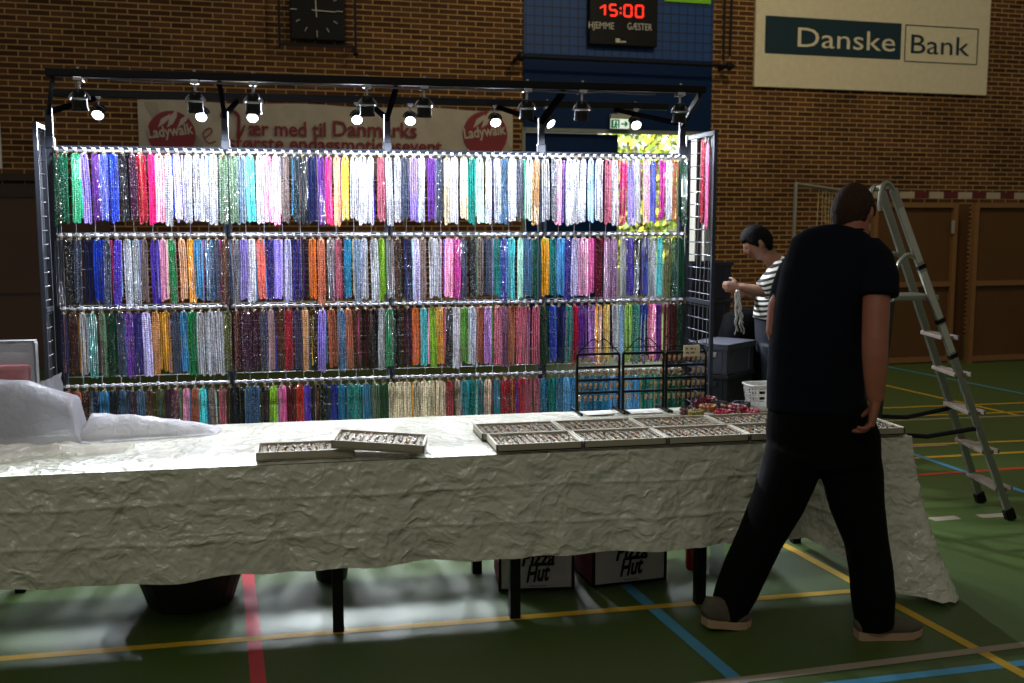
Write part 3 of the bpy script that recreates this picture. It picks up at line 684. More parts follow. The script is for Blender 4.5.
RUNS = ['''62dkgreen 66.5green 73demerald 79.7mint 87.6lav 90.5white 99.4purple 103palelav 108.6peri 116.6blue 120.5paleblue 131char 137.6plum 142crim 144rbrown 155.8hpink 161lpink 163.7taupe 172white 174.2blue 184palelav 198.6white 200navy 209white 212paleblue 217white 223.6tan
235sage 241.8gblue 245.7white 249lime 253.6aqua 268white 272.7lpink 276white 278.7lpink 284.6white 290.5taupe 294.5sky 301dteal 311char 315navy 320indigo 325.5purple 328.7mag 331.4hpink 335.3lpink 338peach 343cream 350yellow 378.8white 382.7rose 388gold
398white 403.5silver 410slate 412.7lpink 417lav 426.5white 429blue 432.4purple 439palelav 443slate 448cream 451.5steel 455.5beige 458white 461orange 463navy 467.4cream 471.3brown 475.5teal 481.5pmint 484.8taupe 488.7white 494indigo 503white 507steel 510lav 517white 521.7slate 525cream 527mauve 533.5psage 537tan 539.5white 543.4slate
549.3white 554.5grey 557.8teal 563lpink 566.4lav 569white 574.3peri 579white 583peri 586white 592.7paleblue 594.7navy 601.3white 603.3hpink 607grey 610rose 617white 619.7mauve 623.7hpink 626.3navy 629teal 633lav 635.5peri 641.5white 647.4lpink 650.7teal 654.6peri 663mag 666brown 668.5sage 673white 679.7copper 690dkgreen''',
'''69char 78.4black 85slate 91.5navy 103.4royal 106.7plum 111.3slate 119.9violet 123lav 127white 131.7teal 136.3silver 139.6sage 144peri 146.6taupe 153slate 156.4violet 159white 163.7lpink 170.3cream 174.2green 181.5pink 189.4peach 194amber 196.6blue 200.6sky 203mauve 211.8steel 217.7slate 221.7mag 224.5tan 227brown
231steel 235green 238.5grey 243.7steel 247.7lav 250.3mag 256white 259.5indigo 261.5white 267.5coral 272.7indigo 276steel 280lav 288palelav 293char 297.8indigo 301black 303.7purple 309char 311slate 316orange 319peach 324copper 328.7white 331.4grey 336.6lpink 341rose 344peri 350.5peacock 352.5mint 357.7gblue 363lav 369.6silver 375.5white 377.5olive 384.7lime 389.3olive
392.3grey 395.5olive 398.8brown 403.5emerald 406.7navy 408crim 411.4aqua 418palelav 422navy 429.8taupe 441.7white 444.3hpink 452.9lpink 455hpink 461.4mag 465.4slate 473.3char 479slate 482taupe 491.4slate 495.3palelav 499.3teal 504.5royal 510.5paleblue 515aqua 519cream 523pmint 530.2steel 535.5teal 542emerald 546amber
548.7lime 552paleblue 555teal 559.8purple 565sky 570.3indigo 576.2palelav 579.5slate 583.5lpink 585.5plum 591.4pink 598mag 604.6burg 608.5mauve 613.8plum 617.7mauve 625silver 628indigo 633violet 637purple 642.8navy 650royal 654.6white 656.6lav 661.2aqua 667dkgreen 669.8olive 690dkgreen''',
'''64slate 69navy 76.4brown 79gold 83.6cream 88.2silver 91.5dkgreen 94.8teal 97.5mauve 99.4brown 102.7sage 107.3emerald 116.6dkgreen 122.5slate 127sky 131purple 139plum 144.6indigo 151palelav 155.8brown 159tan 168.3gold 175black 182.8slate 186.8sky 190.7slate 196.6green 200.6taupe 206silver 212white 215mauve 225white
230.6olive 238.5maroon 245char 248.4plum 253.6char 257.6plum 261.5taupe 264slate 265.6lpink 269.4indigo 272.7beige 278royal 283.3brown 287.2dkgreen 291.8crim 296.4mauve 301navy 304.4black 307.6tan 314steel 321.5black 324.8lav 330steel 334copper 340brown 344.5steel 348.5taupe 355copper 360.3brown 367black 373.5taupe 376.8black 384silver 388.6gold
390.6navy 393.3green 396mag 400.8black 405.4mauve 410plum 415.3burg 417.3orange 423.2silver 427.8aqua 430.5lpink 436.4lime 440.3gold 446.3rose 448.3white 450.9black 458white 462lpink 466.7pgreen 473.3white 477.5peri 480white 488copper 493.3lilac 497.3rose 500.6purple 504lilac 507mauve 511plum 515copper 517.7purple 520.3teal 531rose 534.8mag 538.8rose 541.4slate
544dkgreen 548.7crim 550.5teal 553.8blue 557.8sage 561.7navy 568.3teal 575rose 577.6crim 580orange 586purple 592.7lilac 598lpink 603amber 607.9yellow 617white 623paleblue 627silver 630lime 637teal 641aqua 646.7royal 649.4lilac 656pink 660purple 665.2mag 668.5burg 672.4copper 679maroon 690dkgreen''',
'''74crim 81copper 93brown 100navy 104.6black 113sky 121black 127.7steel 134plum 138slate 145steel 150.8brown 155teal 157.4slate 164olive 171plum 178.5burg 182.4sage 185.8rose 190.7lpink 194.6taupe 200copper 204.5aqua 210.8peacock 213.3taupe 218.2pmint 229.5rose
245black 258steel 261.6black 264.5copper 266.5black 269.4copper 272.4aqua 276.3lime 282.2silver 288pink 293burg 296silver 298black 303.8red 305.3black 308.7violet 313plum 317black 320tan 325black 329.8blue 333.7royal 342peacock 349steel 358.5teal 371.7peacock 375.6sage 386.4dkgreen 390slate
443cream 446indigo 448.5multi 451crim 467multi 474teal 497.5multi 501rose 525crim 537.5rose 542.4burg 545.3peacock 558teal 566peacock 576sky 610peacock 640sky 660teal 690emerald''']
def parse(s):
    out = []
    for tk in s.split():
        k = 0
        while tk[k].isdigit() or tk[k] == '.': k += 1
        out.append((float(tk[:k]), tk[k:]))
    return out
RUNS = [parse(s) for s in RUNS]
def px_of(p):
    v = Vector(p) - CAM; return 512 + FPX * v.dot(RT) / v.dot(FW)
def colour_at(r, x):
    p = px_of((x, YR - .09, ZR[r] - .2 if r < 3 else ZR[r] - .08))
    for e, c in RUNS[r]:
        if p <= e: return c
    return RUNS[r][-1][1]
BEAD = bead_mat('glass_beads'); BEADS = bead_mat('glass_beads_behind', True)
MULTI = [(200, 30, 90), (30, 140, 150), (220, 120, 40), (80, 40, 120), (220, 200, 180), (150, 30, 40)]
def bead_path(L, gap):
    P = [(-.003, 0, -.006)]
    n = 26
    for i in range(n + 1): P.append((-gap * min(1, .55 + i / 3), 0, -.02 - (L - .02 - gap) * i / n))
    for i in range(1, 6):
        a = PI * i / 6; P.append((-gap * math.cos(a), 0, -L + gap - gap * math.sin(a)))
    for i in range(n, -1, -1): P.append((gap * min(1, .55 + i / 3), 0, -.02 - (L - .02 - gap) * i / n))
    P.append((.003, 0, -.006)); return [Vector(p) for p in P]
def resample(P, step):
    out = [P[0].copy()]; acc = 0
    for a, b in zip(P, P[1:]):
        d = (b - a).length; s_ = step - acc
        while s_ <= d: out.append(a.lerp(b, s_ / d)); s_ += step
        acc = (acc + d) % step
    return out
def necklace_mesh(i, bead, r, chip, bend):
    q = MB(); rr = random.Random(i)
    for L_, x_ in ((.374 + .007 * (i % 3), -.0113), (.385, .0113)):
        n0 = len(q.v); one_loop(q, rr, L_, .0057, bead, r, chip, bend)
        for v in q.v[n0:]: v.x += x_ * min(1, .45 - v.z / .03)
    q.box((.003, 0, -.004), (.010, .005, .010), m=1); q.ball((-.004, -.003, -.012), .0042, 6, m=1)
    return q.mesh('bead_strands', [BEAD, m_tag if i % 2 else m_gold], smooth=i in (0, 3))
def one_loop(q, rr, L_, g_, bead, r, chip, bend):
    P = resample(bead_path(L_, g_), bead / 2); rs = []
    P = [p + Vector((bend * math.sin((p.z) * 7), rr.uniform(-1, 1) * chip, 0)) + Vector((rr.uniform(-1, 1) * chip, 0, 0)) for p in P]
    for k in range(len(P)): rs.append(r * (1.0 if k % 2 else .6) * (1 + rr.uniform(-1, 1) * chip * 60))
    q.tube(P, rs, 6, 0)
NM = [necklace_mesh(0, .0085, .0054, .0002, .002), necklace_mesh(1, .0105, .0058, .0003, -.003), necklace_mesh(2, .009, .0056, .0012, .001), necklace_mesh(3, .007, .0052, .0005, .004), necklace_mesh(4, .012, .0062, .0002, -.001)]
NROW = 75
for r in range(4):
    cnt = {}
    for i in range(NROW):
        b = min(3, int(i / (NROW / 4)))
        x = XB[0] + .012 + (XB[4] - XB[0] - .024) * (i + .5) / NROW
        b = max(k for k in range(4) if x >= XB[k])
        cn = colour_at(r, x); nm, *rgb = CN[cn]
        if cn == 'multi': rgb = MULTI[R.randrange(6)]
        cnt[(b, nm)] = cnt.get((b, nm), 0) + 1; k = cnt[(b, nm)]
        o = bpy.data.objects.new('bead_necklace', NM[4 if r == 3 and R.random() < .7 else R.randrange(5)]); COL.objects.link(o)
        o.location = (x + R.uniform(-.006, .006), YR - .092 + R.uniform(-.016, .016), ZR[r] - .012)
        o.rotation_euler = (R.uniform(-.02, .02), R.uniform(-.022, .022), R.uniform(-.4, .4) + PI * R.randrange(2))
        s_ = R.uniform(.93, 1.03) * (1 if r == 0 else .95 if r == 1 else .93); o.scale = (R.uniform(.84, 1.14), 1, s_)
        j = R.uniform(.72, 1.1); o.color = [min(1, v * j) for v in lin(rgb)] + [1]
        tag(o, '%s %s bead necklace from the left in the %s bay, %s rail' % (ORD[k - 1], nm, BAY[b], RAIL[r]), 'necklace', 'bead necklaces on the %s rail' % RAIL[r])
# the strands hanging behind the front ones, past counting
q = MB(); q.vc = []
for r in range(4):
    n = 150
    for i in range(n):
        x = XB[0] + .02 + (XB[4] - XB[0] - .04) * (i + .5) / n + R.uniform(-.004, .004)
        if R.random() < .08: continue
        c = CN[colour_at(r, x + R.uniform(-.006, .006))][1:]
        if R.random() < .18: c = CN[R.choice(list(CN))][1:]
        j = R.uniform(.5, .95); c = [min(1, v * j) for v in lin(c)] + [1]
        L = R.uniform(.33, .38) * (1 if r == 0 else .96); y = YR - .05 + R.uniform(-.012, .012); z = ZR[r] - .02; bd = R.uniform(.005, .008)
        m = int(L / bd); ph = R.uniform(-.006, .006); n0 = len(q.v)
        q.tube([(x + ph * k / m, y, z - L * k / m) for k in range(m)], [.0078 if k % 2 else .0048 for k in range(m)], 5)
        q.vc += [c] * (len(q.v) - n0)
o = q.build('bead_necklace', BEADS, origin=(.5, YR, .4), smooth=True, fix=False)
tag(o, 'further bead strands in many colours filling the gaps behind the front ones', 'necklace', kind='stuff')
# a few strands on the right end panel
for k, (px, c, z) in enumerate(((703.5, 'crim', 2.2), (706, 'maroon', 2.19), (708.2, 'pink', 2.17))):
    o = bpy.data.objects.new('bead_necklace', NM[k]); COL.objects.link(o)
    o.location = (2.325, 5.78 + .035 * (2 - k), z); o.rotation_euler = (0, 0, PI / 2); o.scale = (1, 1, 1.25); o.color = lin(CN[c][1:]) + [1]
    tag(o, '%s bead necklace hanging alone on the right end panel' % CN[c][0], 'necklace', 'necklaces on the right end panel')

# ---------------------------------------------------------------- lighting frame
m_arm = mat('arm_black', (12, 12, 15), 1.0, spec=.0)
YF, YBK, ZBM, ZBR = 5.7, 7.6, 2.46, 2.575
t = thing('lighting_frame', 'black twin-beam lighting frame on forked posts above the bead rack', 'lighting frame', (.52, YR + .05, 0))
xl, xr = aty(46, 75, YF).x, aty(705, 92, YF).x
q = MB(); q.box(((xl + xr) / 2, YF, ZBM), (xr - xl, .05, .042), bev=.006); q.build('front_beam', black, t)
xl2, xr2 = aty(50, 88, YBK).x, aty(668, 105, YBK).x
q = MB(); q.box(((xl2 + xr2) / 2, YBK, ZBR), (xr2 - xl2, .05, .05), bev=.006); q.build('rear_beam', blackm, t)
q = MB(); q.tube([(xl + .3 + (xr - xl - .6) * i / 60, YF - .03, ZBM - .03 - .008 * abs(math.sin(i * .35))) for i in range(61)], .005, 5); q.build('power_cable', mat('pale_cable', (70, 70, 84), .5), t)
for i, x in enumerate(XB):
    xx = x if i else XB[0] - .02
    q = MB(); yp = YR + .05
    q.bar((xx, yp, 0), (xx, yp, 2.335), .036, .03, up=(0, 1, 0)); q.box((xx, yp - .005, 2.15), (.05, .045, .06), bev=.006); q.box((xx, yp, .012), (.1, .5, .024), bev=.006)
    pp = q.build('post', m_post, t)
    q = MB(); q.bar((xx, yp, 2.315), (max(xl + .03, min(xr - .03, xx + .01)), YF, ZBM - .03), .04, .02, up=(1, 0, 0)); q.build('fork_arm', m_arm if 0 < i < 4 else blackm, pp)
    q = MB(); q.bar((xx, yp, 2.315), (max(xl2 + .03, min(xr2 - .03, xx)), YBK, ZBR - .03), .03, .02, up=(1, 0, 0)); q.build('fork_arm', m_arm, pp)

m_lens = mat('lamp_lens', (255, 255, 255), .2, emit=(236, 240, 255), estr=14); m_body = mat('lamp_black', (26, 27, 30), .35, .5); m_silver = mat('lamp_silver', (190, 192, 200), .25, .9)
LIT = [(99, 'leftmost lit spotlight hanging over the first bay', 1), (202, 'lit spotlight just left of the second forked post', 2.2), (253, 'lit spotlight just right of the second forked post', 2), (357, 'lit spotlight just left of the middle forked post', 2.2), (410, 'lit spotlight just right of the middle forked post', 1), (495, 'lit spotlight in front of the right hand round banner logo', 1.3), (547, 'lit spotlight tilted sideways against the fourth forked post', .9), (635, 'rightmost lit spotlight beside the green exit sign', .9)]
DARK = [(79, 'leftmost dark spotlight on the front beam'), (195, 'dark backed spotlight on the front beam left of the second forked post'), (253, 'dark backed spotlight on the front beam right of the second forked post'), (367, 'dark backed spotlight on the front beam left of the middle forked post'), (424, 'dark backed spotlight on the front beam right of the middle forked post'), (527, 'dark backed spotlight on the front beam left of the fourth forked post'), (582, 'dark backed spotlight on the front beam right of the fourth forked post'), (680, 'rightmost dark spotlight beside the last forked post')]
REAR_W, FRONT_W = 250.0, 36.0
def lamp(x, y, d, label, lit, power, cone, blend, drop):
    d = Vector(d).normalized(); top = Vector((x, y, (ZBR if lit else ZBM) - .03)); lamp_scale = .88
    t = thing('spotlight', label, 'spotlight', top, 'spotlights on the rear beam' if lit else 'spotlights on the front beam')
    piv = top - Vector((0, 0, drop)); rotm = d.to_track_quat('-Z', 'Y').to_matrix() @ Matrix.Scale(lamp_scale, 3)
    q = MB(); q.box(top + Vector((0, 0, .0)), (.045, .07, .02), bev=.004); q.tube([top + Vector((0, -.01, .06)), top + Vector((0, -.01, 0))], .008, 6); q.tube([top, piv + Vector((0, 0, .035))], .007, 6); q.build('stem', m_silver, t)
    q = MB(); q.tube([piv + Vector((.048 * math.cos(a), 0, .042 * math.sin(a))) for a in [PI * k / 10 for k in range(11)]], .006, 6); q.build('yoke', m_silver if not lit else m_body, t)
    M4 = Matrix.Translation(piv) @ rotm.to_4x4()
    q = MB(); q.lathe([(.018, .062), (.03, .058), (.034, .045), (.034, .02), (.042, .012), (.044, -.045), (.047, -.05), (.047, -.06), (.042, -.06), (.040, -.045)], 18, M4, caps=False)
    q.lathe([(.034, .046), (.0, .0455)], 18, M4, caps=False); q.lathe([(.036, .03), (.036, .036)], 18, M4)
    q.build('housing', m_body, t, smooth=False)
    q = MB(); q.lathe([(.044, .013), (.0455, .006), (.044, .0)], 18, M4, caps=False); q.build('collar', m_silver, t)
    q = MB(); q.lathe([(.0, -.058), (.02, -.0565), (.042, -.052)], 18, M4, caps=False)
    lp = q.build('lens', m_lens, t)
    li = bpy.data.lights.new('spot', 'SPOT'); li.energy = power; li.spot_size = math.radians(cone); li.spot_blend = blend; li.shadow_soft_size = .06 if lit else .03; li.color = (.84, .90, 1.0)
    lo = bpy.data.objects.new('lamp_glow', li); COL.objects.link(lo); lo.parent = t; lo.location = piv + d * .075 - top; lo.rotation_euler = d.to_track_quat('-Z', 'Y').to_euler()
for px, lb, pw in LIT:
    p = aty(px, 112, YBK)
    lamp(p.x, YBK - .0, (.3 if px == 547 else -.05, -.80, -.60) if px != 547 else (.45, -.6, -.6), lb, True, REAR_W * pw, 84, .7, .085)
for px, lb in DARK:
    p = aty(px, 88, YF)
    lamp(p.x, YF, (.0, .16, -.98), lb, False, FRONT_W, 156, .35, .1)

# ================================================================ TABLES AND CLOTH
YT0, YT1, ZT = 4.285, 5.20, .738
m_edge = mat('table_laminate', (150, 140, 120), .5)
for x0, x1, legs, lb in ((-1.72, .5, ((-1.305, 5.12), (.133, 4.34), (-1.6, 4.4), (.16, 5.12)), 'left folding table with black legs under the crinkled cloth'), (.5, 2.72, ((.894, 4.34), (1.75, 4.34), (.831, 4.96), (2.6, 5.1)), 'right folding table with black legs under the crinkled cloth')):
    t = thing('folding_table', lb, 'table', ((x0 + x1) / 2, 4.75, 0), 'tables under the long cloth')
    q = MB(); q.box(((x0 + x1) / 2, (YT0 + YT1) / 2, ZT - .015), (x1 - x0, YT1 - YT0, .028), bev=.005); q.build('tabletop', m_edge, t)
    for x, y in legs:
        q = MB(); q.bar((x, y, 0), (x, y, ZT - .03), .045, .045, up=(0, 1, 0)); q.build('leg', black, t)
CLOTH = cloth_mat()
HEM = []
for px, py in ((-140, 597), (0, 594), (120, 589), (250, 578), (385, 568), (500, 561), (600, 556), (700, 550), (770, 545), (803, 537), (825, 548), (847, 557.6), (889, 588), (925, 598)):
    p = aty(px, py, YT0 - .07); HEM.append((p.x, max(.03, p.z)))
HEM.append((2.735, .035))
def hem(x):
    for (a, b), (c, d) in zip(HEM, HEM[1:]):
        if x <= c: return b + (d - b) * max(0, (x - a)) / (c - a)
    return HEM[-1][1]
q = MB(); ZC = ZT + .004
XL, XRR = -1.80, 2.735
q.grid(lambda u, v: (XL + (XRR - XL) * u, YT1 + .01 + (YT0 - .01 - YT1) * v, ZC + .0035 * (mnoise.noise(Vector(((XL + (XRR - XL) * u) * 9, v * 8, 0))) + 1) * (1 if .02 < v < .97 else 0)), 160, 40)
tipx = atz(951, 606, .01)
SEGS = []                                    # path along the front edge, round the corner and back along the right end
N1 = 330
for i in range(N1 + 1): SEGS.append((XL + (XRR - XL) * i / N1, YT0, 0.0, -1.0, hem(XL + (XRR - XL) * i / N1)))
for i in range(1, 9):
    a = -PI / 2 + PI / 2 * i / 8; SEGS.append((XRR, YT0, math.cos(a), math.sin(a), .012 if 2 < i < 7 else .03))
for i in range(1, 40): SEGS.append((XRR, YT0 + (YT1 - YT0) * i / 39, 1.0, 0.0, .03 + .3 * i / 39))
NV = 60; vs = []; fs = []
for j in range(NV + 1):
    v = j / NV
    for i, (x, y, nx, ny, h) in enumerate(SEGS):
        D = ZC - h; d = v * D
        rip = .010 * math.sin(x * 23 + 1.3 * math.sin(x * 7)) * v + .014 * math.sin(x * 9.1) * v * v
        n3 = Vector((x * 6, v * 3 + y * 5, 1.7)); cr = abs(mnoise.noise(n3 * 2.2)) * .010 + abs(mnoise.noise(n3 * 5.5)) * .005
        near = max(0.0, 1 - abs(x - XRR) / .75) if ny < -.5 else 1.0
        flare = .012 + .02 * v + near * (.05 * v + .10 * v * v) * (1.0 if (nx < .9) else .55)
        fold = .007 * math.exp(-((v - .30 - .012 * math.sin(x * 5)) / .014) ** 2) + .006 * math.exp(-((v - .66 - .015 * math.sin(x * 4 + 2)) / .014) ** 2)
        off = flare + (rip + cr + fold) * min(1, v * 4)
        if nx > .1 and nx < .99: off += .06 * v * v
        r0 = .012 * (1 - math.exp(-v * 12))
        z = ZC - d - (.0 if v > .03 else 0)
        vs.append(Vector((x + nx * off, y + ny * off, z + (.004 * math.sin(x * 15) * v if h > .1 else 0))))
n = len(SEGS)
for j in range(NV):
    for i in range(n - 1): fs.append([j * n + i, j * n + i + 1, (j + 1) * n + i + 1, (j + 1) * n + i])
q.add(vs, fs)
o = q.build('tablecloth', CLOTH, origin=(.5, 4.75, ZT), smooth=True, fix=False)
tag(o, 'long crinkled off-white taffeta cloth draped over the stall tables', 'tablecloth')

# ---------------------------------------------------------------- jewellery trays
m_tray = mat('tray_grey', (156, 150, 132), .8, bump=.15, bscale=200); m_foam = mat('tray_foam', (104, 95, 76), .9, bump=.2, bscale=120)
JM = [mat('jewel_silver', (140, 138, 130), .35, .6), mat('jewel_gold', (160, 130, 80), .4, .6), mat('jewel_stone', (150, 141, 118), .4), mat('jewel_amber', (140, 80, 36), .3), mat('jewel_dark', (60, 50, 46), .4)]
def tray_pieces(w, d, h, seed):
    q = MB(); q.box((w / 2, d / 2, .004), (w, d, .008))
    tk = .009
    for c, s_ in (((w / 2, tk / 2, h / 2), (w, tk, h)), ((w / 2, d - tk / 2, h / 2), (w, tk, h)), ((tk / 2, d / 2, h / 2), (tk, d, h)), ((w - tk / 2, d / 2, h / 2), (tk, d, h))): q.box(c, s_, bev=.002)
    f = MB(); n = 11
    for i in range(n):
        x = .014 + (w - .028) * (i + .5) / n
        f.loft([((x, .012, .014), (w - .03) / n * .46, .012), ((x, d - .012, .014), (w - .03) / n * .46, .012)], 8)
    j = MB(); rr = random.Random(seed)
    for i in range(n + 1):
        x = .016 + (w - .032) * i / n; y = .02
        while y < d - .018:
            k = rr.choice((0, 0, 1, 2, 2, 2, 3, 4)); s_ = rr.uniform(.0035, .007)
            j.ball((x + rr.uniform(-.008, .008), y, .022 + rr.uniform(0, .006)), (s_ * rr.uniform(.7, 1.3), s_ * rr.uniform(.7, 1.2), s_), 6, m=k); y += rr.uniform(.008, .014)
    return q, f, j
def tray(M4, w, d, label, jl, group, seed):
    a, b, c = tray_pieces(w, d, .036, seed)
    for q in (a, b, c): q.v = [M4 @ v for v in q.v]
    p = M4 @ Vector((w / 2, d / 2, 0))
    t = thing('jewellery_tray', label, 'tray', p, group)
    a.build('tray_box', m_tray, t); b.build('foam_insert', m_foam, t)
    tag(c.build('jewellery', JM, origin=p, fix=False), jl, 'jewellery', kind='stuff')
ZT2 = ZT + .0115
tw = (2.715 - .80) / 5
for r in range(2):
    for k in range(5):
        rn = ('front', 'back')[r]
        x = .805 + tw * k - .02 * r
        tray(Matrix.Translation((x, 4.29 + .243 * r, ZT2 - .002)), tw - .004, .238, 'grey jewellery tray, %s from the left in the %s row of the block' % (ORD[k], rn), 'small rings and stones in the %s tray of the %s row' % (ORD[k], rn), 'block of trays at the right of the table', 10 * r + k)
pa = atz(256, 461.5, ZT2); pb = atz(372, 456.5, ZT2); ux = (pb - pa).normalized(); uy = Vector((-ux.y, ux.x, 0))
MA = Matrix((ux, uy, Vector((0, 0, 1)))).transposed().to_4x4(); MA.translation = pa
tray(MA, .40, .20, 'grey jewellery tray lying flat under the tilted one, left half of the table', 'small rings and stones in the flat tray at left', 'pair of trays at the left of the table', 31)
pa = atz(331, 448.5, ZT2 + .045); pb = atz(424, 454, ZT2 + .02); ux = (pb - pa).normalized(); uy = Vector((-ux.y, ux.x, .0)).normalized(); uz = ux.cross(uy)
MA = Matrix((ux, uy, uz)).transposed().to_4x4(); MA.translation = pa
tray(MA, (pb - pa).length, .235, 'grey jewellery tray propped at a tilt on top of the flat one', 'small rings and stones in the tilted tray', 'pair of trays at the left of the table', 32)

# ---------------------------------------------------------------- bracelets
BR = [(688, 411.5, 'brown', 'dark brown bead bracelet at the left end of the bracelet heap', .028, (70, 40, 36)), (699, 407, 'burg', 'tall burgundy bead bracelet at the back left of the heap', .026, (88, 14, 34)), (709, 406, 'burg2', 'dark red bead bracelet at the back of the heap', .026, (110, 20, 40)), (696, 414, 'olive', 'olive green bead bracelet at the front left of the heap', .026, (110, 96, 30)), (708, 412.5, 'amber', 'amber bead bracelet at the front of the heap', .03, (140, 84, 30)), (719, 409, 'blk', 'black bead bracelet in the middle of the heap', .028, (30, 24, 26)), (722, 414, 'crim', 'crimson bead bracelet at the front middle of the heap', .028, (150, 24, 50)), (729, 411, 'umber', 'umber bead bracelet at the right middle of the heap', .028, (96, 56, 34)), (741, 408, 'blk2', 'thick black bead bracelet at the right back of the heap', .032, (22, 20, 24)), (738, 413, 'wine', 'wine and pale pink bead bracelet at the front right of the heap', .03, (120, 30, 50)), (751, 413.5, 'ruby', 'ruby red bead bracelet at the right end of the heap', .028, (160, 20, 56))]
for i, (x, y, nm, lb, rad, rgb) in enumerate(BR):
    p = atz(x, y + .5, ZT2 + .012); lift = (0, .0, .012, 0, .02, .02, .0, .016, .012, .018, 0)[i]; p.z = ZT2 + lift; rad *= 1.25
    q = MB(); n = 13; nl = 3 if i in (1, 2) else 2
    for l in range(nl):
        for k in range(n):
            a = 2 * PI * k / n; q.ball(p + Vector((rad * math.cos(a), rad * math.sin(a), .010 + l * .016)), .0108, 6, m=1 if (i in (4, 9) and k % 3 == 0) else 0)
    tag(q.build('bracelet', [mat('bracelet_' + 'abcdefghijkl'[i], rgb, .25), mat('bead_pale', (150, 100, 90), .3)], origin=p, smooth=True), lb, 'bracelet', 'heap of bead bracelets')
# ---------------------------------------------------------------- white slotted basket
p0 = atz(757, 411.5, ZT2); p0.x += .05; p0.y += .05
t = thing('plastic_basket', 'white slotted plastic basket at the back of the table beside the man', 'basket', p0)
wb = .068; wt = .09; hb = .135
def bring(z, grow=0.0):
    s_ = wb + (wt - wb) * z / hb + grow; pts = []
    for k in range(32):
        a = 2 * PI * k / 32; c, d = math.cos(a), math.sin(a)
        pts.append(p0 + Vector((math.copysign(abs(c) ** .5, c) * s_, math.copysign(abs(d) ** .5, d) * s_ * .8, z)))
    return pts
q = MB()
def band(z0, z1):
    a, b, c, d = bring(z0), bring(z1), bring(z0, -.003), bring(z1, -.003)
    n = 32; q.add(a + b + d + c, [[i + k * n, (i + 1) % n + k * n, (i + 1) % n + ((k + 1) % 4) * n, i + ((k + 1) % 4) * n] for k in range(4) for i in range(n)])
band(0, .03); band(.055, .062); band(.085, .092); band(.118, .135)
for i in range(32):
    for z0, z1 in ((.03, .055), (.062, .085), (.092, .118)):
        if i % 2 == 0: q.bar(bring(z0, -.0015)[i], bring(z1, -.0015)[i], .009, .003)
q.add(bring(.004, -.003), [list(range(32))])
m_bask = mat('basket_white', (206, 206, 204), .4)
q.build('basket_body', m_bask, t, fix=False)
q = MB(); q.tube(bring(.135, .003), .005, 6, closed=True); q.build('rim', m_bask, t)

# ---------------------------------------------------------------- black wire earring stands
YS = 5.13
ek = MB(); ek.box((0, 0, -.009), (.012, .003, .012), m=0); ek.ball((-.002, -.003, -.02), (.006, .004, .007), 6, m=1); ek.tube([(0, 0, 0), (0, 0, -.008)], .0015, 4, m=2)
eme = {}
for s_i, (xa_, xb2) in enumerate(((577, 619), (623, 663), (666, 705))):
    nm = ('left', 'middle', 'right')[s_i]
    x0, x1 = aty(xa_, 380, YS).x, aty(xb2, 380, YS).x
    t = thing('earring_stand', '%s of the three black wire earring stands at the back of the table' % nm, 'display stand', ((x0 + x1) / 2, YS, ZT2), 'black wire earring stands')
    zs = [aty(640, y, YS).z for y in (347, 353, 366, 378.5, 391)]
    q = MB()
    for x in (x0, x1): q.bar((x, YS, ZT2 + .012), (x, YS, zs[1]), .011, .011); q.bar((x, YS + .1, ZT2 + .0065), (x + .0, YS - .10, ZT2 + .0065), .011, .01)
    q.tube([(x0 + .01, YS, zs[0]), (x1 - .01, YS, zs[0])], .003, 5)
    xm = (x0 + x1) / 2
    q.tube(smoothp([(x0, YS, zs[1]), (x0 + .03, YS, zs[0]), (xm - .03, YS, zs[0] + .045), (xm, YS, zs[0] + .03), (xm + .03, YS, zs[0] + .045), (x1 - .03, YS, zs[0]), (x1, YS, zs[1])]), .003, 5)
    q.build('frame', black, t)
    for k, z in enumerate(zs[1:]):
        q = MB(); q.bar((x0, YS, z), (x1, YS, z), .012, .012); q.build('rail', black, t)
        n = 8
        for i in range(n):
            if R.random() < .12: continue
            kk = R.randrange(3)
            if kk not in eme: eme[kk] = ek.mesh('earrings', [mat('card_tan', (176, 146, 108), .7), JM[(2, 1, 3)[kk]], JM[0]])
            o = bpy.data.objects.new('earrings', eme[kk]); COL.objects.link(o)
            o.location = (x0 + (x1 - x0) * (i + .5) / n, YS - .009, z - .012); o.rotation_euler = (0, 0, R.uniform(-.3, .3)); o.scale = (1.2, 1, 1.15)
            tag(o, 'small tan carded earrings on the %s bar of the %s wire stand' % (ORD[k], nm), 'earrings', 'earrings on the %s bar of the %s stand' % (ORD[k], nm))
q = MB(); p = aty(691.5, 356, YS - .02); p.x -= 0
q.box((p.x, p.y, p.z + .028), (.088, .004, .058), m=0)
for k, (zz_, ws) in enumerate(((.038, (.018, .02, .008)), (.017, (.02, .024)))):
    x = p.x - .033
    for w_ in ws:
        n = int(w_ / .006)
        for j in range(n): q.box((x + .003 + j * .006, p.y - .0028, p.z + zz_ + .002 * (j % 2)), (.004, .001, .009), m=1)
        x += w_ + .006
tag(q.build('price_card', [mat('card_cream', (206, 194, 160), .7), black]), 'cream handwritten price card clipped to the right wire stand', 'card')
for i, (x, y, w_, d_, an) in enumerate(((597, 412.5, .15, .09, .06), (643, 411, .16, .09, -.04))):
    p = atz(x, y, ZT2 + .001); q = MB(); rot = Matrix.Rotation(an, 3, 'Z'); q.box((p.x, p.y - .02, p.z + .001), (w_, d_, .0015), rot); q.box((p.x + .004, p.y - .022, p.z + .0025), (w_, d_, .0012), Matrix.Rotation(an + .03, 3, 'Z'))
    tag(q.build('paper_sheet', mat('paper', (236, 234, 226), .8)), ['white paper sheets at the foot of the left wire stand', 'white paper sheets at the foot of the middle wire stand'][i], 'paper')

